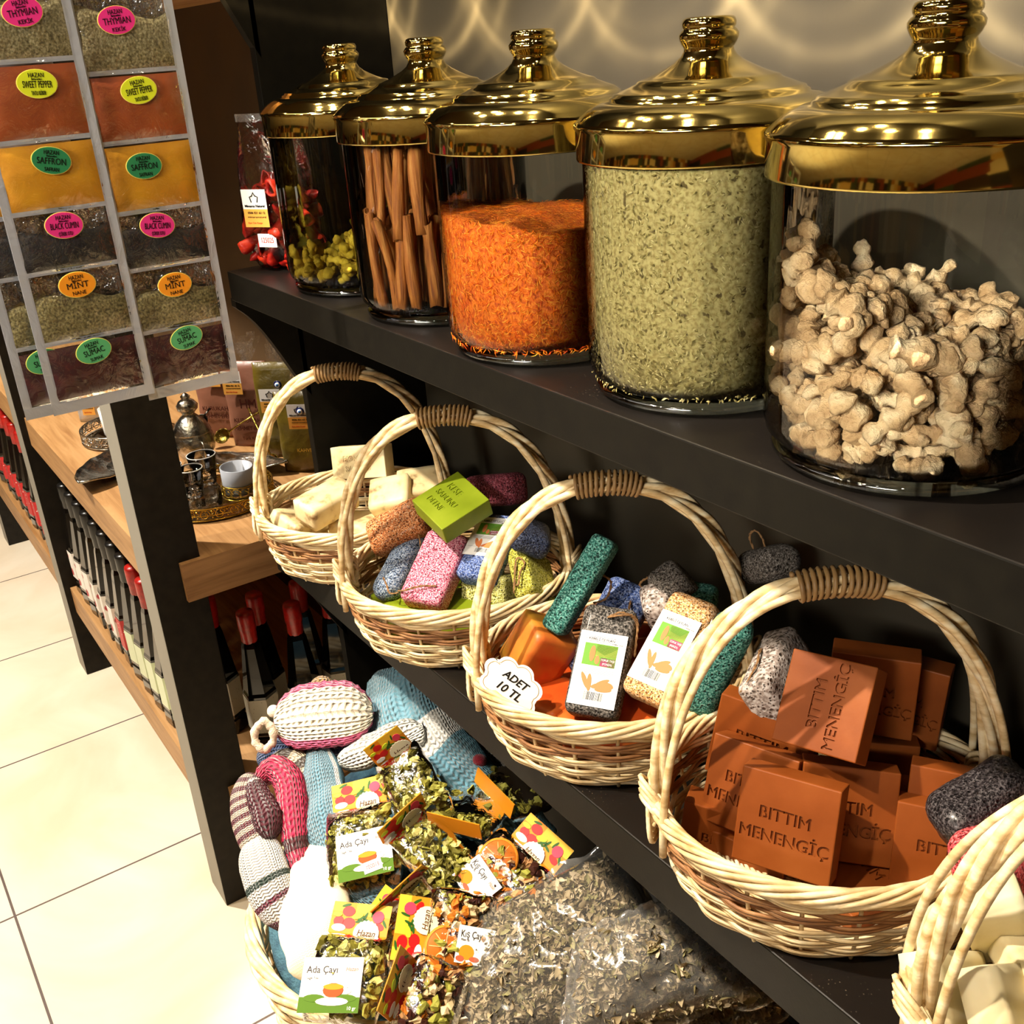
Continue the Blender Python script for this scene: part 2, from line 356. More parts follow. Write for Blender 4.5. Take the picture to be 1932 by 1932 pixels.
# recessed ceiling lamps: real emitting discs that the brass mirrors
LAMPM = NT('lamp_glow').set(Emission_Color=(1, .82, .56, 1), Emission_Strength=320.0).mat
for i, (x, y) in enumerate([(.35, -.85), (1.5, -1.15), (-.9, -.75), (.5, -1.5), (1.0, -.95), (.75, -1.2), (-.2, -1.75), (1.9, -.7), (.05, .15), (.2, .08), (.45, .2), (.8, .14), (-.3, .1), (1.12, .22), (.62, .3), (-.05, -.05)]):
    e = empty('ceiling_spotlight', (x, y+.03, 2.9), None, 'warm recessed spotlight in the ceiling above the aisle', 'ceiling light', 'ceiling spotlights')
    MB().lathe([(.045, -.001), (.055, -.012), (.06, -.002)], 24).build('trim_ring', flat('steel_trim', 'b0a898', .3, 1), e)
    m = MB().lathe([(.0001, -.004), (.03, -.004)], 20); m.build('lens', LAMPM, e)
# ------------------------------------------------------------ black shelf unit
D = .1691
Z1, Z1B, Z2, Z2B = 1.21725, 1.1748, .79125, .7383
unit = empty('shelf_unit', (.168, .4625, 0), None, 'black painted wall shelf unit carrying the brass lidded jars and the wicker baskets', 'shelf unit')
def rel(o, p): o.location = -Vector(p.location); return o
def upart(name, mb, m): o = mb.build(name, m, unit); o.location = (-.168, -.4625, 0); return o
for za, zb in ((Z1B, Z1), (Z2B, Z2)):
    mb = MB().box((.1453, D, za), (2.7, .4715, zb)); mb.m[1] = 1
    bevel(upart('shelf', mb, [BLK, BLKDUST]), .0015, 2)
bevel(upart('side_panel', MB().box((.127, .262, 0), (.145, .4715, 2.4)), BLK), .001)
def bracket(prof, x0=.135, x1=.155):   # prof: closed outline in (y, z)
    mb = MB(); n = len(prof)
    mb.add([(x0, y, z) for y, z in prof]+[(x1, y, z) for y, z in prof], [tuple(range(n)), tuple(range(2*n-1, n-1, -1))]+[(i, i+n, (i+1) % n+n, (i+1) % n) for i in range(n)], 0, False)
    return mb
def ogee(y0, y1, z0, h):   # a plate under a shelf: full depth at the top, sweeping back down to the panel
    pts = [(y1, z0), (y0, z0), (y0, z0-.012)]
    for i in range(1, 15):
        t = i/14; pts.append((y0+(y1-y0)*(.5-.5*math.cos(PI*t))**.8, z0-.012-(h-.012)*t+.018*math.sin(2*PI*t)))
    return pts
for z in (Z1B, Z2B, 1.66):
    upart('bracket', bracket(ogee(D+.005, .270, z, .17), .127, .145), BLK)
# ------------------------------------------------------------ wooden unit with square black posts
POSTM = noisy('charcoal_post_paint', ['1e1b17', '28241e'], 50, .55, .1, 300, .0005, spec=.1)
LITFRONTM = flat('lit_post_front', '8f897c', .5)  # post front faces: lighter copy of the post paint, lit look painted in
wu = empty('wooden_shelf_unit', (-1, .2, 0), None, 'oak shelf unit with square black posts standing left of the black shelf unit', 'shelf unit')
def wpart(name, mb, m): o = mb.build(name, m, wu); o.location = (1, -.2, 0); return o
for x in (-.0806, -1.1302, -2.18, -3.23):
    mb = MB().box((x, 0, 0), (x+.0806, .087, 1.75)); mb.m[2] = 1; bevel(wpart('post', mb, [POSTM, LITFRONTM]), .0015)
for zt, zb in ((.731, .66), (.2627, .19), (1.66, 1.59)):
    for i, (a, b) in enumerate(((-1.0496, -.0806), (-2.0994, -1.1302), (-3.15, -2.18))):
        mb = MB()
        xr = .012 if i == 0 else b+.0806; xl = a-.04
        xl = a
        poly = [(xl, .0155), (b, .0155), (b, .0885), (xr if i == 0 else b, .0885), (xr if i == 0 else b, .4615), (xl, .4615)]
        if i == 0: poly = [(xl, .0155), (b, .0155), (b, .088), (.0005, .088), (.0005, .05), (xr, .05), (xr, .4615), (xl, .4615)]
        n = len(poly)
        mb.add([(x, y, zb) for x, y in poly]+[(x, y, zt) for x, y in poly], [tuple(range(n-1, -1, -1)), tuple(range(n, 2*n))]+[(k, (k+1) % n, (k+1) % n+n, k+n) for k in range(n)], 0, False)
        for k in range(n):
            if abs(poly[k][0]-poly[(k+1) % n][0]) < 1e-6: mb.m[2+k] = 1
        wpart('shelf', mb, [OAK, OAKY])
wpart('back_panel', MB().box((-3.2, .4625, 0), (.126, .4715, 1.75)), noisy('brown_back_board', ['3c2a14', '4a3419'], 8, .6))
# ------------------------------------------------------------ glass jars with brass lids
def mk_glass():
    m = NT('jar_glass'); t = m.t; t.nodes.remove(m.b)
    tr = m.n('ShaderNodeBsdfTransparent'); g = m.n('ShaderNodeBsdfGlossy'); g.inputs['Roughness'].default_value = .015
    lw = m.n('ShaderNodeLayerWeight', Blend=.25); tint = m.ramp(lw.outputs['Facing'], [(.0, 'fafcfa'), (.75, 'f0f2ee'), (.97, '8c9088')]); m.l(tint, tr.inputs[0])
    fr = m.n('ShaderNodeFresnel', IOR=1.42); v = m.coord('Object', (1, 1, .25)); nz = m.n('ShaderNodeTexNoise', Scale=14, Detail=2); m.l(v, nz.inputs['Vector'])
    b = m.n('ShaderNodeBump'); b.inputs['Strength'].default_value = .12; b.inputs['Distance'].default_value = .01; m.l(nz.outputs[0], b.inputs['Height']); m.l(b.outputs[0], g.inputs['Normal'])
    mx = m.n('ShaderNodeMixShader'); m.l(fr.outputs[0], mx.inputs[0]); m.l(tr.outputs[0], mx.inputs[1]); m.l(g.outputs[0], mx.inputs[2]); m.l(mx.outputs[0], m.out.inputs[0]); return m.mat
GLASS = mk_glass()
GLASSBASE = film('thick_glass_foot', (.55, .58, .54), gl=.35, rough=.04, wr=0)
RG = .0985
JX = [.384, .590, .797, 1.004, 1.212]; JY = [.272, .270, .262, .276, .268]
JL = ['glass jar of yellow turmeric roots with a domed brass lid', 'glass jar of upright cinnamon quills with a domed brass lid', 'glass jar of orange shredded safflower with a domed brass lid',
      'glass jar filled with khaki ground herb under a domed brass lid', 'largest looking glass jar of pale dried ginger roots with a domed brass lid']
def make_jar():
    e = empty('spice_jar', (0, 0, 0))
    g = MB().lathe([(.0001, .010), (RG-.016, .010), (RG-.008, .012), (RG-.002, .019), (RG, .028), (RG, .194)], 96); g.build('glass_body', GLASS, e)
    f = MB().lathe([(.0001, .0005), (RG-.012, .0005), (RG-.006, .004), (RG-.007, .008), (RG-.014, .0095), (.0001, .0098)], 72); f.build('glass_foot', GLASSBASE, e)
    prof = [(.1025, .1885), (.1046, .1885), (.1048, .190), (.1048, .2105), (.1062, .2125), (.1058, .2150), (.1035, .2168), (.1005, .2195), (.0955, .2235), (.090, .2268), (.0835, .2292), (.0775, .2300), (.0768, .2322), (.0745, .2330), (.0735, .2348), (.0700, .2356), (.0640, .2378), (.0560, .2410),
            (.0545, .2428), (.0500, .2440), (.0420, .2468), (.0340, .2505), (.0270, .2540), (.0215, .2580), (.0190, .2620)]
    prof = [(a*.985, b) for a, b in prof]
    MB().lathe(prof, 128).build('brass_lid', BRASS, e)
    kp = [(.0190, .2615), (.0185, .2635), (.0205, .2665), (.0222, .2700), (.0225, .2730), (.0208, .2755), (.0190, .2768), (.0200, .2785), (.0203, .2810), (.0190, .2838), (.0165, .2850), (.0001, .2853)]
    MB().lathe(kp, 64).build('lid_knob', BRASS, e)
    return e
jar = make_jar(); JT = kids(jar); JARS = []
for i in range(5):
    j = jar if i == 0 else dup(jar, tree=JT)
    j.location = (JX[i], JY[i], Z1+.0003); tag(j, JL[i], 'jar', 'brass lidded spice jars on the upper shelf'); JARS.append(j)
# root pieces
def root_mesh(name, seed, L, R, m, branch=1, knob=.3):
    r = random.Random(seed); mb = MB()
    pts = []; p = Vector((-L/2, 0, 0)); d = Vector((1, r.uniform(-.4, .4), r.uniform(-.4, .4))).normalized(); k = 7
    for i in range(k):
        pts.append(p.copy()); d = (d+Vector((r.uniform(-.1, .1), r.uniform(-.42, .42), r.uniform(-.42, .42)))).normalized(); p = p+d*(L/(k-1))
    c = sum(pts, Vector())/len(pts); pts = [q-c for q in pts]
    P = catmull(pts, 5); n = len(P); ph = r.uniform(0, 6)
    rs = [R*(.25+.75*math.sin(PI*(.08+.84*i/(n-1)))**.45)*(1+knob*math.sin(i*.66+ph)*.6) for i in range(n)]; rs[0] *= .5; rs[-1] *= .5
    mb.tube(P, rs, 14)
    for b in range(branch):
        q = P[r.randrange(6, n-6)]; dd = Vector((r.uniform(-.5, .5), r.uniform(-1, 1), r.uniform(-1, 1))).normalized(); l = L*r.uniform(.2, .38)
        mb.tube([q+dd*l*k_/6 for k_ in range(7)], [R*.85, R*.8, R*.78, R*.8, R*.75, R*.6, R*.25], 11)
    vs = []
    for v in mb.v:
        v = Vector(v); nn = noise.noise_vector(v*(2.2/R)*.35+Vector((seed, 0, 0)))*R*.34 + noise.noise_vector(v*(5/R)*.35)*R*.2; vs.append(tuple(v+nn))
    mb.v = vs; return mb.mesh(name, m)
GINGER = noisy('dried_ginger_skin', ['a07c50', 'd4b284', 'ecd6ae'], 45, .85, 1.0, 330, .0022)
TURM = noisy('dried_turmeric_skin', ['9a7a10', 'ccaa1c', 'e0c43c'], 80, .8, .6, 300, .0012)
def scatter(R, zf, spc, seed, tries=9000, zmin=.02, cap=300, inner=None):
    r = random.Random(seed); out = []
    for _ in range(tries):
        a = r.uniform(0, 2*PI); q = R*math.sqrt(r.random()) if not inner else r.uniform(inner, R); x = q*math.cos(a); y = q*math.sin(a); z = r.uniform(zmin, .2)
        if z > zf(x, y): continue
        s2 = spc*spc; ok = True
        for o in out:
            if (o[0]-x)**2+(o[1]-y)**2+(o[2]-z)**2 < s2: ok = False; break
        if ok: out.append((x, y, z))
        if len(out) >= cap: break
    return out
def rq(r): 
    q = Quaternion((r.gauss(0, 1), r.gauss(0, 1), r.gauss(0, 1), r.gauss(0, 1))); q.normalize(); return q
def fill_roots(i, meshes, name, label, cat, group, R, zf, spc, seed, scl=(.8, 1.15), inner=None):
    r = random.Random(seed); base = Vector((JX[i], JY[i], Z1))
    for (x, y, z) in scatter(R, zf, spc, seed, inner=inner):
        o = link(name, r.choice(meshes)); o.location = base+Vector((x, y, z)); s = r.uniform(*scl)
        # keep the long axis tangential near the wall so that nothing pokes through the glass
        rho = math.hypot(x, y)
        if rho > R*.72:
            ang = math.atan2(y, x); q = Quaternion((0, 0, 1), ang+PI/2) @ Quaternion((0, 1, 0), r.uniform(-1.1, 1.1)) @ Quaternion((1, 0, 0), r.uniform(0, 6))
        else: q = rq(r)
        o.rotation_mode = 'QUATERNION'; o.rotation_quaternion = q; o.scale = (s, s, s); tag(o, label, cat, group)
gm = [root_mesh('ginger_root', 11+k, L, R, GINGER, br, .45) for k, (L, R, br) in enumerate([(.048, .0062, 1), (.040, .0075, 1), (.056, .0062, 2), (.032, .008, 0), (.044, .0058, 2), (.052, .0074, 1), (.028, .0068, 1), (.040, .0078, 1)])]
def zf5(x, y):   # heap height in the ginger jar: low towards the right side seen from the aisle
    s = x*.567+y*.82; t = -x*.764+y*.495
    return .098 + .042*max(0, -s/.09) - .012*max(0, s/.09) + .014*t/.09
fill_roots(4, gm, 'ginger_root', 'pale dried ginger root in the glass jar of ginger', 'ginger root', 'dried ginger roots in the jar', .086, zf5, .0185, 5)
tm = [root_mesh('turmeric_root', 31+k, L, R, TURM, br, .35) for k, (L, R, br) in enumerate([(.036, .0052, 0), (.030, .0058, 1), (.042, .0055, 1), (.024, .0062, 0), (.034, .005, 2)])]
def zf1(x, y):
    s = x*.567+y*.82; return .040+.085*max(0, (s+.03)/.09)
fill_roots(0, tm, 'turmeric_root', 'yellow dried turmeric root in the glass jar of turmeric', 'turmeric root', 'dried turmeric roots in the jar', .088, zf1, .0155, 9)
# cinnamon quills
CINN = noisy('cinnamon_bark', ['7a4014', 'a8621e', 'c48640'], 30, .75, .6, 60, .002, aniso=(8, 8, .7))
def quill(name, seed, L, R):
    r = random.Random(seed); mb = MB(); P = []; turns = r.uniform(1.25, 1.7); N = 18; K = 7; bx, by = r.uniform(-.004, .004), r.uniform(-.004, .004)
    for i in range(K):
        z = L*(i/(K-1)-.5); row = []; k = 1+.12*math.sin(i*.9+seed); ee = (r.uniform(-.003, .003) if i in (0, K-1) else 0)
        for j in range(N):
            a = turns*2*PI*j/(N-1); rr = R*k*(1-.42*j/(N-1)); row.append((rr*math.cos(a)+bx*math.sin(PI*i/(K-1)), rr*math.sin(a)+by*math.sin(PI*i/(K-1)), z+ee*math.sin(a*2)))
        P.append(row)
    mb.grid(P); me = mb.mesh(name, CINN); return me
qm = [quill('cinnamon_quill', 50+k, L, R) for k, (L, R) in enumerate([(.098, .0072), (.088, .0085), (.105, .0066), (.080, .0058), (.092, .0094)])]
for mm in qm:
    pass
r = random.Random(3)
def place_quill(me, base, tilt, az, rho, th, z):
    o = link('cinnamon_quill', me); o.location = base+Vector((rho*math.cos(th), rho*math.sin(th), z)); o.rotation_euler = (tilt*math.cos(az), tilt*math.sin(az), r.uniform(0, 6))
    s = o.modifiers.new('shell', 'SOLIDIFY'); s.thickness = .0011
    tag(o, 'brown cinnamon quill standing in the glass jar of cinnamon', 'cinnamon stick', 'cinnamon quills in the jar')
b2 = Vector((JX[1], JY[1], Z1))
for layer, (z0, ring, n0) in enumerate([(.062, .080, 26), (.062, .060, 16), (.062, .035, 8), (.140, .076, 17), (.140, .052, 10)]):
    for k in range(n0):
        th = 2*PI*(k+r.uniform(-.2, .2))/n0
        if layer >= 3 and math.cos(th+2.0) < -.75: pass
        place_quill(r.choice(qm), b2, r.uniform(.03, .2), r.uniform(0, 6.3), ring-r.uniform(0, .004), th, z0+r.uniform(-.004, .008 if layer < 3 else .004))
# loose fills
def grains(mb, n, R, zf, seed, L, w, shell=.004, z0=.014, flatten=.5):
    rr = random.Random(seed)
    for _ in range(n):
        a = rr.uniform(0, 2*PI)
        if rr.random() < .8:
            z = rr.uniform(z0, 1)*1.0; zt = zf(R*math.cos(a), R*math.sin(a)); z = z0+(zt-z0)*rr.random(); q = R-rr.random()*shell; nrm = Vector((math.cos(a), math.sin(a), 0))
        else:
            q = R*math.sqrt(rr.random()); z = zf(q*math.cos(a), q*math.sin(a))+rr.uniform(-.001, .002); nrm = Vector((0, 0, 1))
        c = Vector((q*math.cos(a), q*math.sin(a), z)); t = nrm.orthogonal(); t.rotate(Quaternion(nrm, rr.uniform(0, 6.3))); t = (t+nrm*rr.uniform(-flatten, flatten)*.4).normalized(); b = nrm.cross(t).normalized()
        l = L*rr.uniform(.5, 1.2); ww = w*rr.uniform(.6, 1.3); h = nrm*ww*.6
        mid = c+b*l*rr.uniform(-.15, .15)
        mb.add([c-t*l/2, mid+b*ww, mid-b*ww, c+t*l/2, mid+h], [(0, 1, 4), (0, 4, 2), (3, 4, 1), (3, 2, 4), (0, 2, 3, 1)], rr.choice((0, 0, 1, 2)), False)
def core(mb, R, zf, mi=0, n=72, z0=.0125):
    P = [[(0.0001*math.cos(2*PI*j/n), .0001*math.sin(2*PI*j/n), z0) for j in range(n)]]
    for k in range(0, 8):
        t = k/7; q = R-.010*(1-min(1, t*3))**2
        P.append([(q*math.cos(2*PI*j/n), q*math.sin(2*PI*j/n), z0+(zf(q*math.cos(2*PI*j/n), q*math.sin(2*PI*j/n))-z0)*t) for j in range(n)])
    for k in range(1, 9):
        q = R*(1-k/8.01); P.append([(q*math.cos(2*PI*j/n), q*math.sin(2*PI*j/n), zf(q*math.cos(2*PI*j/n), q*math.sin(2*PI*j/n))+.0025*noise.noise(Vector((q*math.cos(2*PI*j/n), q*math.sin(2*PI*j/n), 0))*60)) for j in range(n)])
    mb.grid(P, mi, close_u=True)
SAF = [noisy('safflower_core', ['c24808', 'e8700e', 'f08a20'], 220, .8, .8, 500, .002), flat('safflower_orange', 'f47c14', .6), flat('safflower_red', 'd0480c', .6), flat('safflower_gold', 'f8a83a', .6)]
zf3 = lambda x, y: .124+.006*noise.noise(Vector((x, y, 0))*30)+.0015*math.cos((x*.9+y*.4)*60) - .010*(x*.567+y*.82)/.09
mb = MB(); core(mb, RG-.0045, zf3); k0 = len(mb.f); grains(mb, 15000, RG-.0022, zf3, 4, .0085, .00042)
for i in range(k0, len(mb.f)): mb.m[i] += 1
o = mb.build('safflower_shreds', SAF); o.location = (JX[2], JY[2], Z1); tag(o, 'orange shredded safflower petals filling the glass jar two thirds', 'dried petals', kind='stuff')
def mk_herb():
    m = NT('ground_herb_core'); v = m.coord('Object'); n1 = m.n('ShaderNodeTexNoise', Scale=330, Detail=3); m.l(v, n1.inputs[0]); n2 = m.n('ShaderNodeTexNoise', Scale=16, Detail=4); m.l(v, n2.inputs[0])
    vo = m.n('ShaderNodeTexNoise', Scale=150, Detail=2, Roughness=.3); m.l(v, vo.inputs[0])
    a = m.n('ShaderNodeMath', operation='MULTIPLY_ADD'); m.l(n2.outputs[0], a.inputs[0]); a.inputs[1].default_value = .45; m.l(vo.outputs[0], a.inputs[2])
    pits = m.ramp(a.outputs[0], [(.50, '5a4c22'), (.555, 'ac9e66')])
    mx = m.n('ShaderNodeMix', data_type='RGBA', blend_type='MULTIPLY'); mx.inputs[0].default_value = .7; m.l(pits, mx.inputs[6]); m.l(m.ramp(n1.outputs[0], [(.35, 'a89a66'), (.6, 'ffffff')]), mx.inputs[7]); m.l(mx.outputs[2], m.b.inputs['Base Color'])
    m.set(Roughness=.9); m.bump(a.outputs[0], .8, .004); return m.mat
HB = [mk_herb(), flat('herb_khaki', 'a0925a', .8), flat('herb_pale', 'c4b680', .8), flat('herb_olive', '786a3a', .8)]
zf4 = lambda x, y: .199
mb = MB(); core(mb, RG-.0040, zf4); k0 = len(mb.f); grains(mb, 16000, RG-.0020, zf4, 8, .0042, .0007)
for i in range(k0, len(mb.f)): mb.m[i] += 1
o = mb.build('ground_herb', HB); o.location = (JX[3], JY[3], Z1); tag(o, 'khaki green ground herb filling the glass jar up to the lid', 'ground herb', kind='stuff')
# ------------------------------------------------------------ wicker baskets with arched handles
WPALE = noisy('pale_willow', ['b8945e', 'e2c898', 'f6e8c4'], 35, .5, .35, 180, .0012, aniso=(1, 1, 3))
WBROWN = noisy('brown_willow', ['6e4424', '9c6c40', 'b88c5c'], 35, .55, .4, 180, .0012, aniso=(1, 1, 3))
WBIND = noisy('binding_cane', ['7a5a34', 'a88452'], 35, .5, .35, 180, .0012)
def basket_geo(R, RB, H, hh, seed, handle=True, rows=11, brown=(6, 10), scale=1.0, hr=1.0, nst=22, oy=1.0):
    r = random.Random(seed); parts = {}
    def rad(z):
        t = z/H; return RB*.93 + (R*.985-RB*.93)*(1-(1-t)**1.9) if t < 1 else R*.985
    w = .0017*scale; pitch = (H-.014*scale)/rows
    low = MB(); br = MB()
    N = nst*6
    for k in range(rows):
        for sub in (0, 1):
            z = .004*scale + (k+.5*sub)*pitch; pts = []
            for j in range(N):
                a = 2*PI*j/N; wv = math.cos(nst/2*a + PI*(k % 2))*(1 if sub else .93); q = rad(z)+w*1.55*wv+.0004*math.sin(7*a+k)
                pts.append((q*math.cos(a), q*math.sin(a), z+.0007*math.sin(5*a+k*1.7+sub)+.0004*math.sin(nst*a)))
            (br if brown[0] <= k < brown[1] else low).tube(pts, w*r.uniform(.9, 1.1), 5, 0, closed=True)
    parts['weave'] = low; parts['brown_weave'] = br
    st = MB()
    for j in range(nst):
        a = 2*PI*(j+.0)/nst; pts = [(rad(z)*math.cos(a), rad(z)*math.sin(a), z) for z in np.linspace(.001, H-.004, 7)]; st.tube(pts, .0016*scale, 6)
    parts['stakes'] = st
    ba = MB()
    for k in range(int(RB*.93/(.0032*scale))):
        q = RB*.93-k*.0032*scale; n = 48; ba.tube([(q*math.cos(2*PI*j/n), q*math.sin(2*PI*j/n), .003*scale+.0012*math.cos(8*2*PI*j/n+k*PI)) for j in range(n)], .0017*scale, 5, closed=True)
    parts['base'] = ba
    rim = MB(); NS = 7; n = 160                              # rolled border of spiralling canes
    for s in range(NS):
        pts = []
        for j in range(n):
            a = 2*PI*j/n; ph = 2*PI*s/NS + 5*a; q = R+.0045*scale*math.cos(ph); pts.append((q*math.cos(a), q*math.sin(a), H-.003*scale+.0062*scale*math.sin(ph)))
        rim.tube(pts, .0024*scale, 6, closed=True)
    parts['rim'] = rim
    for k_ in parts.values():
        if oy != 1: k_.v = [(a, b*oy, c) for a, b, c in k_.v]
    if handle:
        h = MB()
        def arch(t, off=0, spread=0):   # t 0..1 over the arch, feet inside the rim
            a = PI*t; x = -(R-.004)*math.cos(a); x = math.copysign(abs(math.cos(a))**.9*(R-.002), -math.cos(a)); z = H-.03*scale + (hh-H+.03*scale)*math.sin(a)**.80
            return Vector((x, off+spread*(abs(math.cos(a))**3.0), z))
        ns = 56
        C0 = [arch(i/ns) for i in range(ns+1)]
        h.tube(C0, .0045*hr, 8)
        for s in range(4):                                   # canes wound round the core
            pts = []
            for i in range(ns+1):
                t = i/ns; c = C0[i]; T = (C0[min(i+1, ns)]-C0[max(i-1, 0)]).normalized(); Nn = T.cross(Vector((0, 1, 0))).normalized(); B = Vector((0, 1, 0)); ph = 2*PI*s/4+t*17
                pts.append(c+(Nn*math.cos(ph)+B*math.sin(ph))*.0055*hr)
            h.tube(pts, .0033*hr, 6)
        for sg in (-1, 1):                                   # two single rods that splay at the feet
            pts = [arch(i/ns, sg*.007*hr, sg*.030) for i in range(ns+1)]
            pts = [p+Vector((0, 0, -.002)) for p in pts]; h.tube(pts, .0030*hr, 7)
        parts['handle'] = h
        wr = MB(); pts = []
        for k in range(13*14):                               # binding at the top
            t = .5+(k/(13*14)-.5)*.125; c = arch(t); T = (arch(t+.01)-arch(t-.01)).normalized(); Nn = T.cross(Vector((0, 1, 0))).normalized(); ph = 2*PI*k/14
            pts.append(c+(Nn*math.cos(ph)*.0096+Vector((0, 1, 0))*math.sin(ph)*.0108)*hr)
        wr.tube(pts, .0017*hr, 6); parts['handle_binding'] = wr
        for sx in (-1, 1):
            kn = MB()                                   # crossed lashing at each foot
            for s in range(7):
                a0 = (s-3)*.35; pts = []
                for k in range(17):
                    ph = 2*PI*k/16; y = .020*math.sin(ph)*scale*(1 if s % 2 else .85); z = H-.010*scale+(.017*math.cos(ph)+.008*math.sin(ph)*(1 if s % 2 else -1))*scale+.0022*(s-3)*scale
                    xx = math.sqrt(max(0, (R)**2-y*y)); xo = xx + (.0088 if -1.2 < math.cos(ph) else 0)*math.cos(ph/1)*scale*.3 + .007*scale*math.copysign(1, math.cos(ph*1.0+.001))*0
                    pts.append((sx*(xo+(.0085*math.cos(2*PI*(k/16)*1.0+PI*.5*(s % 2)))*scale), y+(s-3)*.0012, z))
                kn.tube(pts, .0020*scale, 5, closed=False)
            parts['lashing%d' % sx] = kn
    return parts
def make_basket(name, x, y, rot, geo, label, cat='basket', group=None, z=None):
    e = empty(name, (x, y, Z2+.0005 if z is None else z), (0, 0, rot), label, cat, group)
    for k, mb in geo.items():
        mb.build(k.rstrip('-1'), WBROWN if k == 'brown_weave' else (WBIND if k == 'handle_binding' else WPALE), e)
    return e
RBK, RBB, HB, HHB = .1470, .136, .086, .2915
geo = basket_geo(RBK, RBB, HB, HHB, 1, oy=.88, rows=9, brown=(5, 8), hr=1.2, nst=20, scale=1.18)
BKP = [(.2860, .2550), (.5720, .2600), (.8700, .2720), (1.1540, .2790)]
BLAB = ['wicker basket with arched handle holding cream soaps, next to the oak shelf', 'wicker basket holding pumice stones and a bright green soap',
        'wicker basket with the cloud shaped handwritten price tag on its rim', 'wicker basket full of reddish brown engraved soaps']
B1 = make_basket('wicker_basket', BKP[0][0], BKP[0][1], 1.0, geo, BLAB[0], group='handled wicker baskets on the black shelf')
B1.scale = (.965, .965, .985); BT = kids(B1); BASK = [B1]
for i, a in ((1, .97), (2, .93), (3, .95)):
    BASK.append(dup(B1, (BKP[i][0], BKP[i][1], Z2+.0005), (0, 0, a), BLAB[i], tree=BT)); BASK[-1].scale = (1, 1, 1)
BASK.append(dup(B1, (1.440, .262, Z2+.0005), (0, 0, .85), 'nearest wicker basket at the shelf end holding ivory white soaps', tree=BT)); BASK[-1].scale = (1, 1, 1)
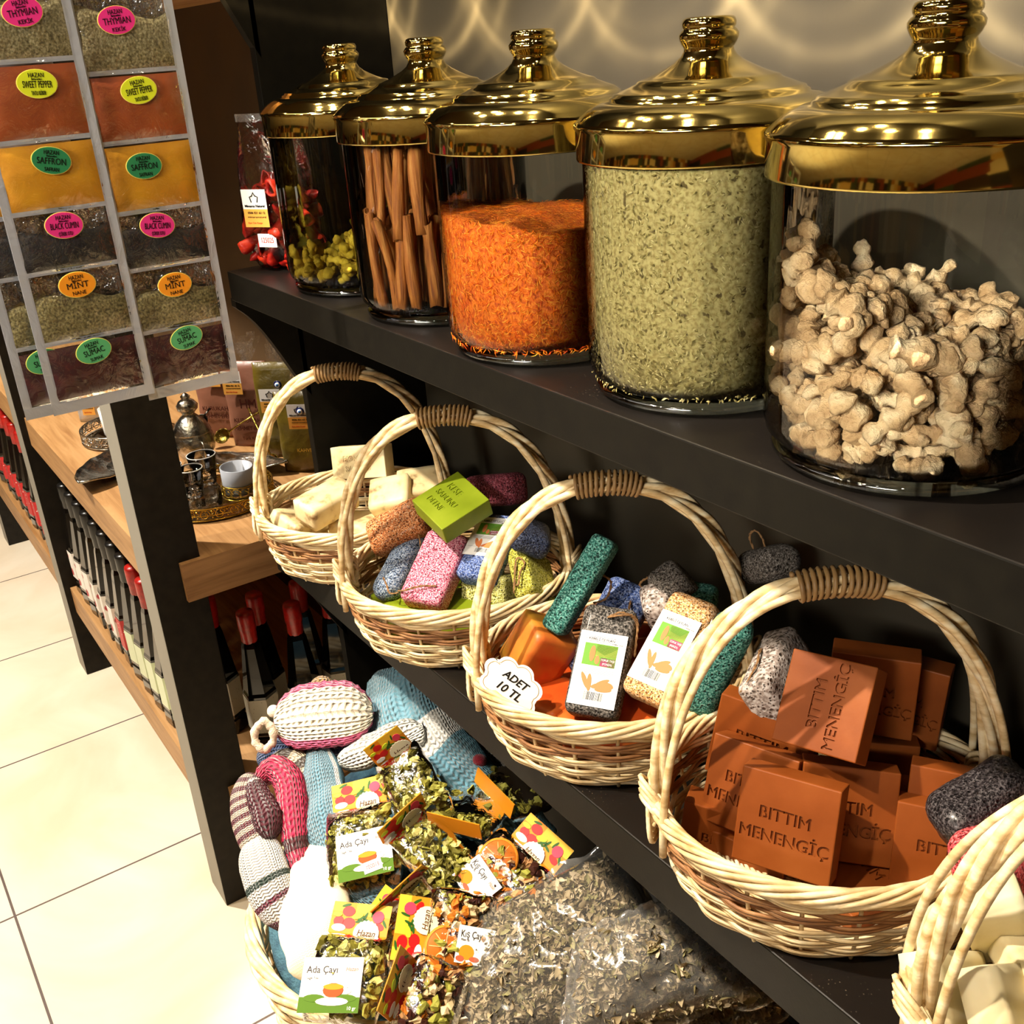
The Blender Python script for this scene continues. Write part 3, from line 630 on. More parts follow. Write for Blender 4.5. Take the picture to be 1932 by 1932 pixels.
POSE={
'bit1':((1.1588, 0.2323, 0.8671), (0.7983, 0.565, 0.1115, 0.176), (0.0842, 0.0838, 0.026)),
'bit2':((1.112, 0.2377, 0.8702), (0.8314, 0.5378, 0.0569, 0.1276), (0.0838, 0.0812, 0.026)),
'bit3':((1.1905, 0.2656, 0.8828), (0.7677, 0.527, 0.229, 0.2836), (0.0813, 0.085, 0.026)),
'bit4':((1.1421, 0.2955, 0.9492), (0.8839, 0.4457, 0.0134, 0.1411), (0.081, 0.0773, 0.026)),
'bit5':((1.0943, 0.2694, 0.893), (0.7632, 0.6034, 0.1879, 0.1351), (0.0941, 0.082, 0.026)),
'bit6':((1.1525, 0.34, 0.9531), (0.6837, 0.6628, 0.2192, 0.2127), (0.0756, 0.082, 0.026)),
'bit7':((1.1658, 0.3691, 0.9387), (0.7172, 0.6637, 0.1621, 0.1375), (0.0729, 0.0819, 0.026)),
'bit8':((1.1765, 0.3165, 0.8857), (0.6914, 0.6118, 0.2733, 0.2702), (0.074, 0.0829, 0.026)),
'bit10':((1.1113, 0.2089, 0.8246), (0.698, 0.6572, 0.2313, 0.1654), (0.0889, 0.0827, 0.026)),
'green1':((0.5649, 0.2648, 0.9569), (0.9811, 0.157, 0.1117, -0.0182), (0.073, 0.0713, 0.026)),
'pinkp':((0.5671, 0.2314, 0.8767), (0.9279, 0.2569, 0.0901, 0.2548), (0.06, 0.1038, 0.034)),
'bluep':((0.6157, 0.2839, 0.9078), (0.938, 0.2687, 0.004, 0.219), (0.0551, 0.0974, 0.03)),
'orangep':((0.4792, 0.2285, 0.9085), (0.7751, 0.4141, -0.0326, 0.476), (0.0866, 0.0536, 0.034)),
'yell':((0.6725, 0.3092, 0.8808), (0.8167, 0.3263, -0.2011, 0.4314), (0.0289, 0.0788, 0.06)),
'yel2':((0.6281, 0.2752, 0.8581), (0.7807, 0.5692, 0.0319, 0.2559), (0.0672, 0.0388, 0.05)),
'black':((0.8925, 0.2418, 0.8938), (0.8913, 0.3269, 0.1298, 0.2861), (0.0573, 0.1179, 0.03)),
'peach':((0.9531, 0.2851, 0.9197), (0.9402, 0.3211, 0.0464, 0.1038), (0.0555, 0.1201, 0.03)),
'teal1':((0.8396, 0.2573, 0.9589), (0.8641, 0.4306, 0.2478, 0.0808), (0.0276, 0.1158, 0.032)),
'bluep3':((0.8714, 0.272, 0.9113), (0.9281, 0.298, 0.148, 0.1674), (0.0546, 0.1188, 0.028)),
'cream1':((0.2528, 0.2235, 0.8713), (0.6259, 0.1155, 0.0357, 0.7704), (0.0862, 0.0495, 0.038)),
'cream2':((0.2175, 0.3076, 0.9058), (0.7455, 0.5936, 0.1292, 0.2743), (0.0961, 0.0504, 0.028)),
'teal2':((1.0105, 0.2885, 0.9297), (0.7151, 0.5863, 0.3604, 0.1221), (0.0388, 0.1102, 0.032)),
'redsoap':((0.8161, 0.2141, 0.8841), (0.7273, 0.351, -0.3569, 0.4696), (0.0654, 0.052, 0.055)),
'grey3':((1.0653, 0.3155, 0.9332), (0.9394, 0.1283, -0.2517, 0.1942), (0.0358, 0.0944, 0.05)),
'backgrey':((0.8882, 0.3454, 0.9465), (0.7879, 0.2597, -0.2298, 0.5089), (0.0407, 0.048, 0.04)),
'backteal':((0.9391, 0.3248, 0.9504), (0.9447, 0.0075, 0.0482, 0.3242), (0.0536, 0.0371, 0.05)),
'backbrown':((0.9673, 0.404, 0.9827), (0.7084, 0.6585, -0.2188, 0.1291), (0.0693, 0.037, 0.05)),
'backpink':((0.8918, 0.3226, 0.9317), (0.87, 0.1461, -0.1144, 0.4567), (0.0334, 0.0465, 0.04)),
'winep':((0.5608, 0.3338, 0.9587), (0.7611, 0.6242, -0.0503, 0.1689), (0.0935, 0.0418, 0.04)),
'navyp':((0.6535, 0.3205, 0.9277), (0.8498, -0.0645, 0.2409, 0.4645), (0.0512, 0.0564, 0.03)),
'slate':((0.5073, 0.2135, 0.8732), (0.9421, 0.2326, -0.0424, 0.2377), (0.0422, 0.1216, 0.034)),
'cream3':((0.3122, 0.3039, 0.8795), (0.8659, 0.2766, 0.0211, 0.4162), (0.0625, 0.055, 0.03)),
'cream4':((0.3407, 0.3464, 0.893), (0.7888, 0.1729, 0.1366, 0.5737), (0.0772, 0.0529, 0.03)),
'cream5':((0.225, 0.1862, 0.8371), (0.5158, -0.0632, 0.2624, 0.8131), (0.0873, 0.0568, 0.03)),
'iv1':((1.3339, 0.256, 0.8839), (0.4581, 0.7826, 0.215, 0.3627), (0.0483, 0.0803, 0.035)),
'iv2':((1.3403, 0.1967, 0.8562), (0.7059, 0.1038, 0.4676, 0.5218), (0.0782, 0.0508, 0.03)),
'iv3':((1.3724, 0.2126, 0.8655), (0.6907, 0.0901, 0.473, 0.5395), (0.0799, 0.0435, 0.03)),
'blackp':((1.2765, 0.3247, 0.9139), (0.4946, 0.6232, 0.2767, 0.5389), (0.0878, 0.0552, 0.05)),
'redp':((1.317, 0.2876, 0.9084), (0.6751, 0.2484, 0.4075, 0.5626), (0.0823, 0.0563, 0.05)),
}
# ------------------------------------------------------------ soaps and pumice stones
def soapm(name, a, b, c, rough=.42, sss=.25, sc=14):
    return noisy(name, [a, b, c], sc, rough, .25, 70, .0012, sss=sss*.4, spec=.2)
BITM = soapm('red_brown_soap', '783a10', '864418', '965222', .5, .12)
CREAMS = noisy('cream_oat_soap', ['7a5226', 'ddc896', 'e6d4a6', 'ecdcb4'], 34, .5, .3, 90, .001, sss=.2)
GREENS = soapm('green_laurel_soap', '66760e', '788818', '8a9826')
REDT = noisy('orange_olive_soap', ['b8922c', 'c8742a', 'c4481c'], 16, .45, .2, 80, .001, sss=.15)
REDS = soapm('orange_red_soap', 'b83e14', 'c04c18', 'cc7a34')
IVORY = soapm('ivory_soap', 'd9c898', 'e6d9b0', 'efe6c6')
def rbox_mesh(name, dims, rr, m, seg=.006, amp=.0006, nsc=60, seed=0, lump=0):
    w, h, t = [d/2 for d in dims]; mb = MB(); rr = min(rr, w*.98, h*.98, t*.98)
    def face(o, u, v, nu, nv):
        P = []
        for i in range(nu+1):
            row = []
            for j in range(nv+1):
                p = o+u*(i/nu)+v*(j/nv)
                q = Vector((max(-(w-rr), min(w-rr, p.x)), max(-(h-rr), min(h-rr, p.y)), max(-(t-rr), min(t-rr, p.z)))); d = p-q
                if d.length > 1e-7: q = q+d.normalized()*min(rr, d.length if d.length < rr else rr)
                nn = (q-Vector((q.x*.6, q.y*.6, 0))).normalized() if q.length > 0 else Vector((0, 0, 1))
                q = q+nn*amp*noise.noise(q*nsc+Vector((seed, 0, 0)))+(nn*lump*noise.noise(q*18+Vector((0, seed, 0))) if lump else Vector())
                row.append(q)
            P.append(row)
        mb.grid(P)
    def n(l): return max(3, int(2*l/seg))
    X, Y, Z = Vector((2*w, 0, 0)), Vector((0, 2*h, 0)), Vector((0, 0, 2*t)); o = Vector((-w, -h, -t))
    face(o+Z, X, Y, n(w), n(h)); face(o, Y, X, n(h), n(w)); face(o, X, Z, n(w), n(t)); face(o+Y, Z, X, n(t), n(w)); face(o, Z, Y, n(t), n(h)); face(o+X, Y, Z, n(h), n(t))
    me = mb.mesh(name, m); bm = bmesh.new(); bm.from_mesh(me); bmesh.ops.remove_doubles(bm, verts=bm.verts, dist=1e-5); bmesh.ops.recalc_face_normals(bm, faces=bm.faces); bm.to_mesh(me); bm.free()
    for p in me.polygons: p.use_smooth = True
    return me
def engraved(name, dims, m, lines, depth=.0022):   # lines: (text, size, x, y, rot)
    w, h, t = dims; mb = MB().box((-w/2, -h/2, -t/2), (w/2, h/2, t/2)); me = mb.mesh(name, m); bm = bmesh.new(); bm.from_mesh(me)
    bmesh.ops.bevel(bm, geom=bm.edges[:]+bm.verts[:], offset=.0012, segments=2, affect='EDGES', profile=.5); bm.to_mesh(me); bm.free()
    o = link(name, me)
    cut = MB()
    for tx, sz, x, y, rot in lines:
        add_text(cut, tx, sz, Matrix.Translation((x, y, t/2)) @ Matrix.Rotation(rot, 4, 'Z'), depth=depth, bold=.00035)
    c = cut.build('cutter', m)
    b = o.modifiers.new('engrave', 'BOOLEAN'); b.operation = 'DIFFERENCE'; b.object = c; b.solver = 'EXACT'; b.use_self = True
    bpy.context.view_layer.update()
    res = bpy.data.meshes.new_from_object(o.evaluated_get(bpy.context.evaluated_depsgraph_get()))
    bpy.data.objects.remove(c, do_unlink=True); bpy.data.objects.remove(o, do_unlink=True)
    if len(res.vertices) < 60: res = me
    for p in res.polygons: p.use_smooth = False
    res.name = name; return res
PUSH = {'bit1': .985, 'bit2': 1.01, 'bit3': 1.035, 'bit4': .99, 'bit5': 1.02, 'bit10': 1.035, 'bit6': 1.03, 'bit7': 1.05, 'bit8': 1.07, 'pinkp': .985, 'green1': .985, 'black': .985, 'bluep3': 1.03, 'cream1': .985, 'backteal': 1.05, 'cream4': 1.02}
def pose(o, key, scale=False):
    p, q, d = POSE[key]; o.location = CAM+(Vector(p)-CAM)*PUSH.get(key, 1); o.rotation_mode = 'QUATERNION'; o.rotation_quaternion = q; return o
BD = (.084, .083, .026)
bit = engraved('engraved_soap', BD, BITM, [('BITTIM', .0148, -.001, .006, 0), ('MENENGİÇ', .0148, 0, -.0135, 0)])
g = 'red brown engraved soaps in the basket'
for key, lab in [('bit1', 'red brown soap engraved BITTIM MENENGIC, frontmost in its basket, whole face visible'), ('bit2', 'red brown engraved soap leaning behind the frontmost one at its left, only first letters showing'),
                 ('bit3', 'red brown soap leaning behind the frontmost one at its right, letters NGIC showing'), ('bit4', 'topmost red brown soap of the pile, its lettering running upward'),
                 ('bit5', 'red brown soap under the topmost one at the left, BITTIM half covered'), ('bit6', 'shaded red brown soap standing upright behind the topmost one'),
                 ('bit7', 'rearmost dark red brown soap against the wall side of its basket'), ('bit8', 'red brown soap with a lit corner directly under the shaded upright one'),
                 ('bit10', 'lowest red brown soap tucked against the left rim of its basket')]:
    o = pose(link('soap_bar', bit), key)
    if key == 'bit4': o.rotation_quaternion = o.rotation_quaternion @ Quaternion((0, 0, 1), PI/2)
    tag(o, lab, 'soap', g)
    d = POSE[key][2]; bd = (BD[1], BD[0]) if key == 'bit4' else (BD[0], BD[1]); o.scale = (d[0]/bd[0], d[1]/bd[1], 1)
plain = engraved('plain_soap', BD, BITM, [('BITTIM', .0148, -.001, .006, 0)])
bx, by = BKP[3]
for i, (dx, dy, z, rz) in enumerate([(-.05, -.02, .806, .3), (.045, .0, .806, -.2), (-.01, .06, .808, .7), (.01, .045, .834, 1.0), (.05, .065, .836, .2)]):
    o = link('soap_bar', plain); o.location = (bx+dx, by+dy, z+.002); o.rotation_euler = (.05, .04, rz); tag(o, 'red brown soap lying flat at the bottom of its basket under the pile', 'soap', 'soaps at the bottom of the red brown pile')
for i, (dx, dy, z, t) in enumerate([(.085, .075, .862, .25), (.096, .045, .845, .3)]):
    o = link('soap_bar', plain); o.location = (bx+dx, by+dy, z); o.rotation_euler = (PI/2-.3, 0, .55); tag(o, ['dark red brown soap wedged upright at the right side of the pile', 'low red brown soap wedged between the pile and the right rim'][i], 'soap', g)
def soap(name, key, m, lab, grp, text=None, cat='soap', flip=False):
    d = POSE[key][2]
    me = engraved(name, d, m, text, .0012) if text else rbox_mesh(name, d, .0035, m, .008, .0008, 90)
    o = pose(link(name, me), key)
    if not text:
        for p in me.polygons: p.use_smooth = True
    return tag(o, lab, cat, grp)
gc = 'cream soaps in the basket beside the oak shelf'
soap('soap_bar', 'cream1', CREAMS, 'cream speckled soap lying tilted at the front of the farthest basket', gc)
soap('soap_bar', 'cream2', CREAMS, 'cream soap standing at the back of the farthest basket with two grooves', gc, [('BIOMASAJ', .012, 0, .006, 0), ('SABUNU', .012, 0, -.010, 0)])
soap('soap_bar', 'cream3', CREAMS, 'cream speckled soap in the middle of the farthest basket, handle crossing it', gc)
soap('soap_bar', 'cream4', CREAMS, 'cream soap lying at the wall side of the farthest basket, half shaded', gc)
soap('soap_bar', 'cream5', CREAMS, 'lowest cream soap peeking over the left rim of the farthest basket', gc)
sb = rbox_mesh('soap_bar', (.08, .055, .028), .003, CREAMS)
for dx, dy, z, rz in [(-.04, .0, .807, .4), (.035, .035, .807, -.5), (.03, -.04, .808, 1.2), (0, .0, .836, .9), (.05, .01, .838, .1)]:
    o = link('soap_bar', sb); o.location = (BKP[0][0]+dx, BKP[0][1]+dy, z); o.rotation_euler = (0, .04, rz); tag(o, 'cream soap at the bottom of the farthest basket', 'soap', 'cream soaps underneath')
soap('soap_bar', 'green1', GREENS, 'bright green soap lying on top of the pumice stones', 'green soaps', [('KESE', .013, -.01, .014, 0), ('SABUNU', .011, -.005, -.002, 0), ('DEFNE', .011, -.008, -.017, 0)])
sg = rbox_mesh('soap_bar', (.075, .075, .024), .003, GREENS); sr = rbox_mesh('soap_bar', (.075, .06, .03), .003, REDS)
for i, (dx, dy, z, rz) in enumerate([(-.045, -.05, .835, .3), (.015, -.075, .838, -.4), (.02, .03, .81, .2), (-.03, .04, .812, .8), (.06, -.02, .842, .6)]):
    o = link('soap_bar', sg); o.location = (BKP[1][0]+dx, BKP[1][1]+dy, z); o.rotation_euler = (.08, -.1, rz); tag(o, 'green soap lying at the bottom under the pumice stones', 'soap', 'green soaps underneath the pumice')
soap('soap_bar', 'redsoap', REDT, 'orange red soap block behind the cloud shaped price tag', 'orange red soaps')
for i, (dx, dy, z, rz) in enumerate([(-.025, -.07, .838, .2), (.03, -.06, .838, -.5), (.07, -.01, .840, .9), (-.07, .0, .812, .1), (0, .04, .812, .5), (-.01, .03, .850, .9), (-.05, .05, .850, .4), (.03, .05, .850, .3)]):
    o = link('soap_bar', sr); o.location = (BKP[2][0]+dx, BKP[2][1]+dy, z); o.rotation_euler = (.1, -.05, rz); tag(o, 'orange red soap lying under the pumice stones', 'soap', 'orange red soaps underneath the pumice')
gi = 'ivory soaps in the nearest basket'
for k, l in (('iv1', 'ivory soap lying uppermost in the nearest basket'), ('iv2', 'ivory soap standing at the left of the nearest basket'), ('iv3', 'ivory soap at the frame edge in the nearest basket')):
    soap('soap_bar', k, IVORY, l, gi)
si = rbox_mesh('soap_bar', (.085, .08, .03), .004, IVORY)
for dx, dy, z, rz in [(-.05, -.03, .81, .3), (.04, .0, .81, .9), (-.02, .03, .842, .1), (.03, -.05, .842, .6), (-.06, .01, .865, 1.1), (.0, -.02, .874, .2)]:
    o = link('soap_bar', si); o.location = (1.44+dx, .262+dy, z); o.rotation_euler = (.05, .08, rz); tag(o, 'ivory soap stacked in the lower layers of the nearest basket', 'soap', 'ivory soaps underneath')
# pumice
def mixw(c):
    k = .06+.42*sum(int(c[i:i+2], 16) for i in (0, 2, 4))/765
    return '%02x%02x%02x' % tuple(int(int(c[i:i+2], 16)*(1-k)+238*k) for i in (0, 2, 4))
def pumice(name, c1, c2, pit, sc=560, wet=0.0, strength=1.0):
    m = NT(name); m.set(Specular_IOR_Level=.25); v = m.coord('Object'); vo = m.n('ShaderNodeTexVoronoi', Scale=sc); m.l(v, vo.inputs[0]); nz = m.n('ShaderNodeTexNoise', Scale=sc*.95, Detail=2); m.l(v, nz.inputs[0])
    v2 = m.n('ShaderNodeTexVoronoi', Scale=sc*.45); m.l(v, v2.inputs[0])
    mn = m.n('ShaderNodeMath', operation='MINIMUM'); m.l(vo.outputs['Distance'], mn.inputs[0]); m.l(v2.outputs['Distance'], mn.inputs[1])
    fac = m.ramp(mn.outputs[0], [(.14, '000000'), (.36, 'ffffff')])
    base = m.ramp(nz.outputs[0], [(.42, c1), (.53, c2), (.62, mixw(c2))])
    mx = m.n('ShaderNodeMix', data_type='RGBA'); m.l(fac, mx.inputs[0]); mx.inputs[6].default_value = lin(pit); m.l(base, mx.inputs[7]); m.l(mx.outputs[2], m.b.inputs['Base Color'])  # pores darkened in colour to stand in for the shade inside them
    m.bump(fac, strength, .0016); m.set(Roughness=.8-.45*wet, Coat_Weight=wet*.4, Coat_Roughness=.2); return m.mat
PM = {k: pumice('pumice_'+k, *c) for k, c in dict(
    pink=('c8506e', 'e89cae', '8a2440'), blue=('3c5490', '7286bc', '1c2a58'), slate=('4c6080', '94a4b8', '1c2a3c'), orange=('b0602c', 'd08a50', '5e2c10', 560, .2), yellow=('8e8c28', 'b4b048', '4c4a10'),
    green=('1e5850', '4c8c80', '0a2a28', 520), charcoal=('34322e', '66605a', '100e0c', 520, .25), peach=('cf9458', 'e8b880', '8a5626', 560, .1), wine=('5a1e28', '7e3440', '2a0c12'), navy=('1c2238', '30384e', '0a0c18', 560, .5),
    grey=('8e8078', 'b4a8a0', '54483e', 300, .5), dull=('4c4640', '6c645c', '241e1a'), red=('c03a40', 'dc5a5c', '6a1418', 520), black=('201c1e', '3c3638', '080608', 520, .8), lime=('9a9848', 'c4c074', '5a5820')).items()}
def pstone(key, m, lab, rr=.010, lump=.0, cat='pumice stone', grp='pumice stones in the baskets', hole=None):
    d = POSE[key][2]; e = empty('pumice_stone', (0, 0, 0), None, lab, cat, grp); pose(e, key)
    link('stone_body', rbox_mesh('stone_body', d, rr, PM[m], .005, .0006, 200, hash(key) % 17 if False else len(key), lump), e); return e
def loop(e, pts, r=.0011, name='string_loop'):
    P = catmull(pts, 6); mb = MB()
    for s in (0, 1):
        q = []
        for i, p in enumerate(P):
            a = i*1.2+PI*s; q.append(p+Vector((math.cos(a), math.sin(a), math.cos(a*1.3)))*r*.6)
        mb.tube(q, r*.75, 5)
    mb.build(name, STRING, e)
LAB_G = flat('label_green', '6aa03a', .5); LAB_P = flat('label_pink', 'c2407a', .5); LAB_S = flat('label_skin', 'd8804e', .5); LAB_W = flat('label_white', 'f2f0ee', .4); LAB_L = flat('label_lime', 'b8cc5a', .5); LAB_D = flat('label_grey_print', '6a6670', .5)
def plabel(e, w, h, z, y0=0, x0=0, R=None):
    M0 = Matrix.Translation((x0, y0, z)) if R is None else R
    mb = MB().box((-w/2, -h/2, 0), (w/2, h/2, .0003), 0, M0); q = .00035
    def rect(x0, y0, x1, y1, mi): mb.box((x0*w, y0*h, q), (x1*w, y1*h, q+.0001), mi, M0)
    rect(-.36, .04, .34, .34, 1); rect(-.10, .17, .33, .33, 5)
    mb.disc(M0 @ Matrix.Translation((-.17*w, .20*h, q)), .06*w, .11*h, 3); mb.disc(M0 @ Matrix.Translation((-.05*w, .12*h, q)), .05*w, .06*h, 3)
    rect(.02, .045, .33, .16, 2)
    add_text(mb, 'TOPUK TAŞI', h*.040, M0 @ Matrix.Translation((.175*w, .128*h, q+.0002)), 0, width=.29*w); add_text(mb, '(PONZA)', h*.040, M0 @ Matrix.Translation((.175*w, .077*h, q+.0002)), 0, width=.2*w)
    add_text(mb, 'KEBELİ CEYLAN', h*.05, M0 @ Matrix.Translation((-.03*w, .40*h, q+.0001)), 4, width=.55*w)
    pts = [M0 @ Vector((x*w, y*h, q+.0001)) for x, y in ((-.36, .40), (-.33, .435), (.28, .435), (.31, .40), (.28, .368), (-.33, .368))]; mb.tube(pts, .0002, 4, 6, closed=True)
    add_text(mb, 'Doğal ürün', h*.03, M0 @ Matrix.Translation((.32*w, .36*h, q)), 4)
    for k in range(4): rect(-.40, -.005-k*.018, .40-.1*(k % 2), -.009-k*.018, 6)
    for (cx, cy, rx, ry, a) in ((-.22, -.17, .05, .12, .5), (-.12, -.19, .05, .12, .1), (.12, -.21, .20, .04, .3), (.15, -.17, .16, .03, .5), (.20, -.26, .18, .035, .1), (.30, -.2, .1, .04, -.3)):
        mb.disc(M0 @ Matrix.Translation((cx*w, cy*h, q)), rx*w, ry*h, 3, a, .0003+.0001*abs(cx))
    rr = random.Random(2); x = -.18
    while x < .22: ww = rr.choice((.006, .010, .016)); rect(x, -.42, x+ww, -.31, 4); x += ww+rr.choice((.008, .014))
    rect(-.45, -.275, .45, -.278, 6)
    return mb.build('paper_label', [LAB_W, LAB_G, LAB_P, LAB_S, INK, LAB_L, LAB_D], e)
LAB_D2 = LAB_D
e = pstone('black', 'charcoal', 'charcoal pumice stone with a white printed label, front of the price tag basket'); d = POSE['black'][2]; plabel(e, d[0]*.86, d[1]*.66, d[2]/2+.0006, -.012)
loop(e, [(.0, .044, .017), (.012, .046, .022), (.024, .050, .016), (.030, .045, .008), (.031, .030, .004), (.032, .012, .0)])
loop(e, [(.0, .044, .017), (.014, .050, .021), (.026, .048, .012), (.030, .038, .004), (.029, .022, -.002)])
e = pstone('peach', 'peach', 'peach coloured pumice stone with a white printed label leaning on the charcoal one'); d = POSE['peach'][2]; plabel(e, d[0]*.84, d[1]*.66, d[2]/2+.0006, -.006)
e = pstone('teal1', 'green', 'long teal pumice stone standing on end over the orange red soap', .007)
loop(e, [(.010, .02, -.018), (.022, .018, -.022), (.026, .0, -.024), (.016, -.012, -.026)])
e = pstone('teal2', 'green', 'teal pumice stone with a label on its side resting against the reddish soap basket handle', .011); d = POSE['teal2'][2]
plabel(e, .028, .075, 0, R=Matrix.Translation((-d[0]/2-.0006, .0, 0)) @ Matrix.Rotation(-PI/2, 4, 'Y'))
pstone('bluep3', 'blue', 'blue pumice stone lying behind the charcoal one'); e = [o for o in bpy.data.objects if o.name.startswith('pumice_stone')][-1]
loop(e, [(.010, .035, .016), (.014, .025, .022), (.018, .015, .02), (.022, .0, .017), (.026, -.01, .014)])
e = pstone('grey3', 'grey', 'shiny grey pumice stone with a jute string between the two fullest baskets', .008, .003)
loop(e, [(-.019, .02, -.01), (-.005, .01, .026), (.0, -.02, .027), (-.012, -.045, .020)])
pstone('backgrey', 'dull', 'dull grey pumice stone at the back of the price tag basket', .012, .003)
pstone('backteal', 'green', 'shaded teal pumice stone at the back of the price tag basket', .010)
e = pstone('backbrown', 'dull', 'brownish pumice stone with a string loop against the wall', .018, .003)
loop(e, [(-.015, .012, .0), (-.012, .032, .004), (0, .037, .004), (.006, .028, .002), (.004, .012, 0)])
e = pstone('backpink', 'grey', 'small pinkish grey pumice stone with frayed string behind the blue one', .010, .002)
loop(e, [(-.01, .02, .012), (-.014, .034, .010), (-.004, .040, .010), (.004, .028, .014)])
e = pstone('pinkp', 'pink', 'pink pumice stone with a jute string below the bright green soap', .009)
loop(e, [(-.034, -.042, .010), (-.020, -.046, .022), (.0, -.036, .023), (.018, -.030, .019)]); loop(e, [(-.034, -.044, .008), (-.046, -.046, .006), (-.055, -.036, .006), (-.062, -.028, .01)])
e = pstone('bluep', 'blue', 'blue pumice stone with a white printed label beside the bright green soap', .009); d = POSE['bluep'][2]; plabel(e, d[0]*.92, d[1]*.60, d[2]/2+.0006, .010)
e = pstone('orangep', 'orange', 'orange brown pumice stone at the left of the pumice basket', .012, .002)
e = pstone('slate', 'slate', 'slate blue rounded pumice bar beside the pink pumice stone', .0165)
loop(e, [(.010, .030, .016), (.0, .040, .021), (.020, .034, .022), (.030, .015, .012), (.031, -.005, .006)])
e = pstone('yell', 'yellow', 'upright yellow green pumice stone with a jute string in the pumice basket', .006)
loop(e, [(-.008, -.02, .030), (.0, -.03, .036), (.006, -.015, .036), (.012, .0, .030), (.004, .01, .034), (-.010, -.035, .034)])
pstone('yel2', 'lime', 'lime pumice stone lying under the blue labelled one', .007)
pstone('winep', 'wine', 'dark wine red pumice stone at the wall side behind the green soap', .012)
pstone('navyp', 'navy', 'dark navy glossy pumice stone at the back right of its basket', .012, .002)
pstone('blackp', 'black', 'black wrapped pumice stone between the reddish soaps and the nearest basket', .018, .009)
pstone('redp', 'red', 'coral red pumice stone behind the nearest basket handle', .018, .006)
# handwritten price tag
def price_tag():
    e = empty('price_tag', (0, 0, 0), None, 'white cloud shaped card reading ADET 10 TL on the basket rim', 'price tag')
    P0 = at(966, 1290, 'y', .150); e.location = P0
    n = (CAM-P0).normalized(); n = Vector((n.x*.9, n.y-.15, n.z*.6)).normalized(); xr = (Vector((.5668, .8215, -.0638))); X = (xr-n*xr.dot(n)).normalized(); Y = n.cross(X)
    M0 = Matrix((X, Y, n)).transposed().to_4x4() @ Matrix.Rotation(-.60, 4, 'Z'); e.rotation_mode = 'QUATERNION'; e.rotation_quaternion = M0.to_quaternion()
    def cloud(s):
        pts = []
        for cx, cy, r, a0, a1 in ((-.019, -.0135, .0085, 150, 300), (-.022, .003, .0095, 105, 235), (-.012, .0125, .0100, 70, 190), (.004, .0150, .0100, 25, 150), (.018, .006, .0110, -30, 105), (.022, -.0115, .0095, -100, 50)):
            for k in range(9):
                a = math.radians(a1+(a0-a1)*k/8); pts.append((s*(cx+r*math.cos(a))*1.12, s*(cy+r*math.sin(a)), 0))
        pts.sort(key=lambda p: -math.atan2(p[1], p[0])); return pts
    a = cloud(1); n_ = len(a); mb = MB(); mb.add([(x, y, 0) for x, y, z in a]+[(x, y, .0006) for x, y, z in a], [tuple(range(n_)), tuple(range(2*n_-1, n_-1, -1))]+[(i, i+n_, (i+1) % n_+n_, (i+1) % n_) for i in range(n_)], 0, False); mb.build('card', WHITE, e)
    mb = MB(); mb.tube([(x, y, .0008) for x, y, z in cloud(.88)], .0003, 4, closed=True); mb.build('gold_outline', flat('gold_ink', 'b08a3a', .4), e)
    mb = MB(); add_text(mb, 'ADET', .0115, Matrix.Translation((.001, .005, .0009)), 0, bold=.00025, shear=.2); add_text(mb, '10 TL', .0125, Matrix.Translation((.001, -.0085, .0009)), 0, bold=.00025, shear=.2); mb.build('handwriting', INK, e)
price_tag()
# ------------------------------------------------------------ hanging strips of spice sachets
def powder(name, cols, sc, bs=.5, rough=.55, coat=.6):
    m = NT(name); v = m.coord('Object'); nz = m.n('ShaderNodeTexNoise', Scale=sc, Detail=5); m.l(v, nz.inputs[0]); k = len(cols)
    m.l(m.ramp(nz.outputs[0], [(.32+.36*i/(k-1), c) for i, c in enumerate(cols)]), m.b.inputs['Base Color'])
    n2 = m.n('ShaderNodeTexNoise', Scale=38, Detail=2, Distortion=1.5); m.l(v, n2.inputs[0]); b = m.n('ShaderNodeBump'); b.inputs['Strength'].default_value = .6; b.inputs['Distance'].default_value = .003; m.l(n2.outputs[0], b.inputs['Height'])
    m.l(b.outputs[0], m.b.inputs['Coat Normal']); m.bump(nz.outputs[0], bs, .001); m.set(Roughness=rough, Coat_Weight=coat, Coat_Roughness=.12); return m.mat
POW = [('sumac', powder('sumac_powder', ['2a0808', '4a1414'], 90, .5, .55, .3), 'SUMAC', 'SUMAK', '57a868', .93), ('mint', powder('dried_mint', ['3a3214', '6e6236', '968a58'], 420, .9), 'MİNT', 'NANE', 'f09422', .62),
       ('cumin', powder('black_cumin', ['080605', '16100c'], 300, .8, .7, .12), 'BLACK CUMIN', 'ÇÖREK OTU', 'e0347c', .66), ('saffron', powder('yellow_spice_powder', ['c07c08', 'd8960f'], 25, .1), 'SAFFRON', 'SAFRAN', '2c7a4a', .97),
       ('pepper', powder('sweet_pepper_powder', ['8a3c10', 'a84e18'], 25, .1), 'SWEET PEPPER', 'TATLI BİBER', 'd6dc2a', .97), ('thyme', powder('dried_thyme', ['4a4022', '7c7048', 'a89c72'], 420, .9), 'THYMIAN', 'KEKİK', 'e6347e', .72)]
SILV = NT('silver_film_edge'); _v = SILV.coord('Object'); _n = SILV.n('ShaderNodeTexNoise', Scale=30, Detail=3, Distortion=1); SILV.l(_v, _n.inputs[0]); SILV.bump(_n.outputs[0], .6, .004)
SILV.set(Base_Color=lin('d4d8de'), Metallic=.6, Roughness=.35); SILV = SILV.mat
FOIL = noisy('crumpled_foil', ['8c8478', 'b8b0a8'], 20, .18, 1.0, 46, .012, metal=.9)
FILMW = film('crinkled_film', gl=.25, rough=.08, wr=45, bstr=.55)
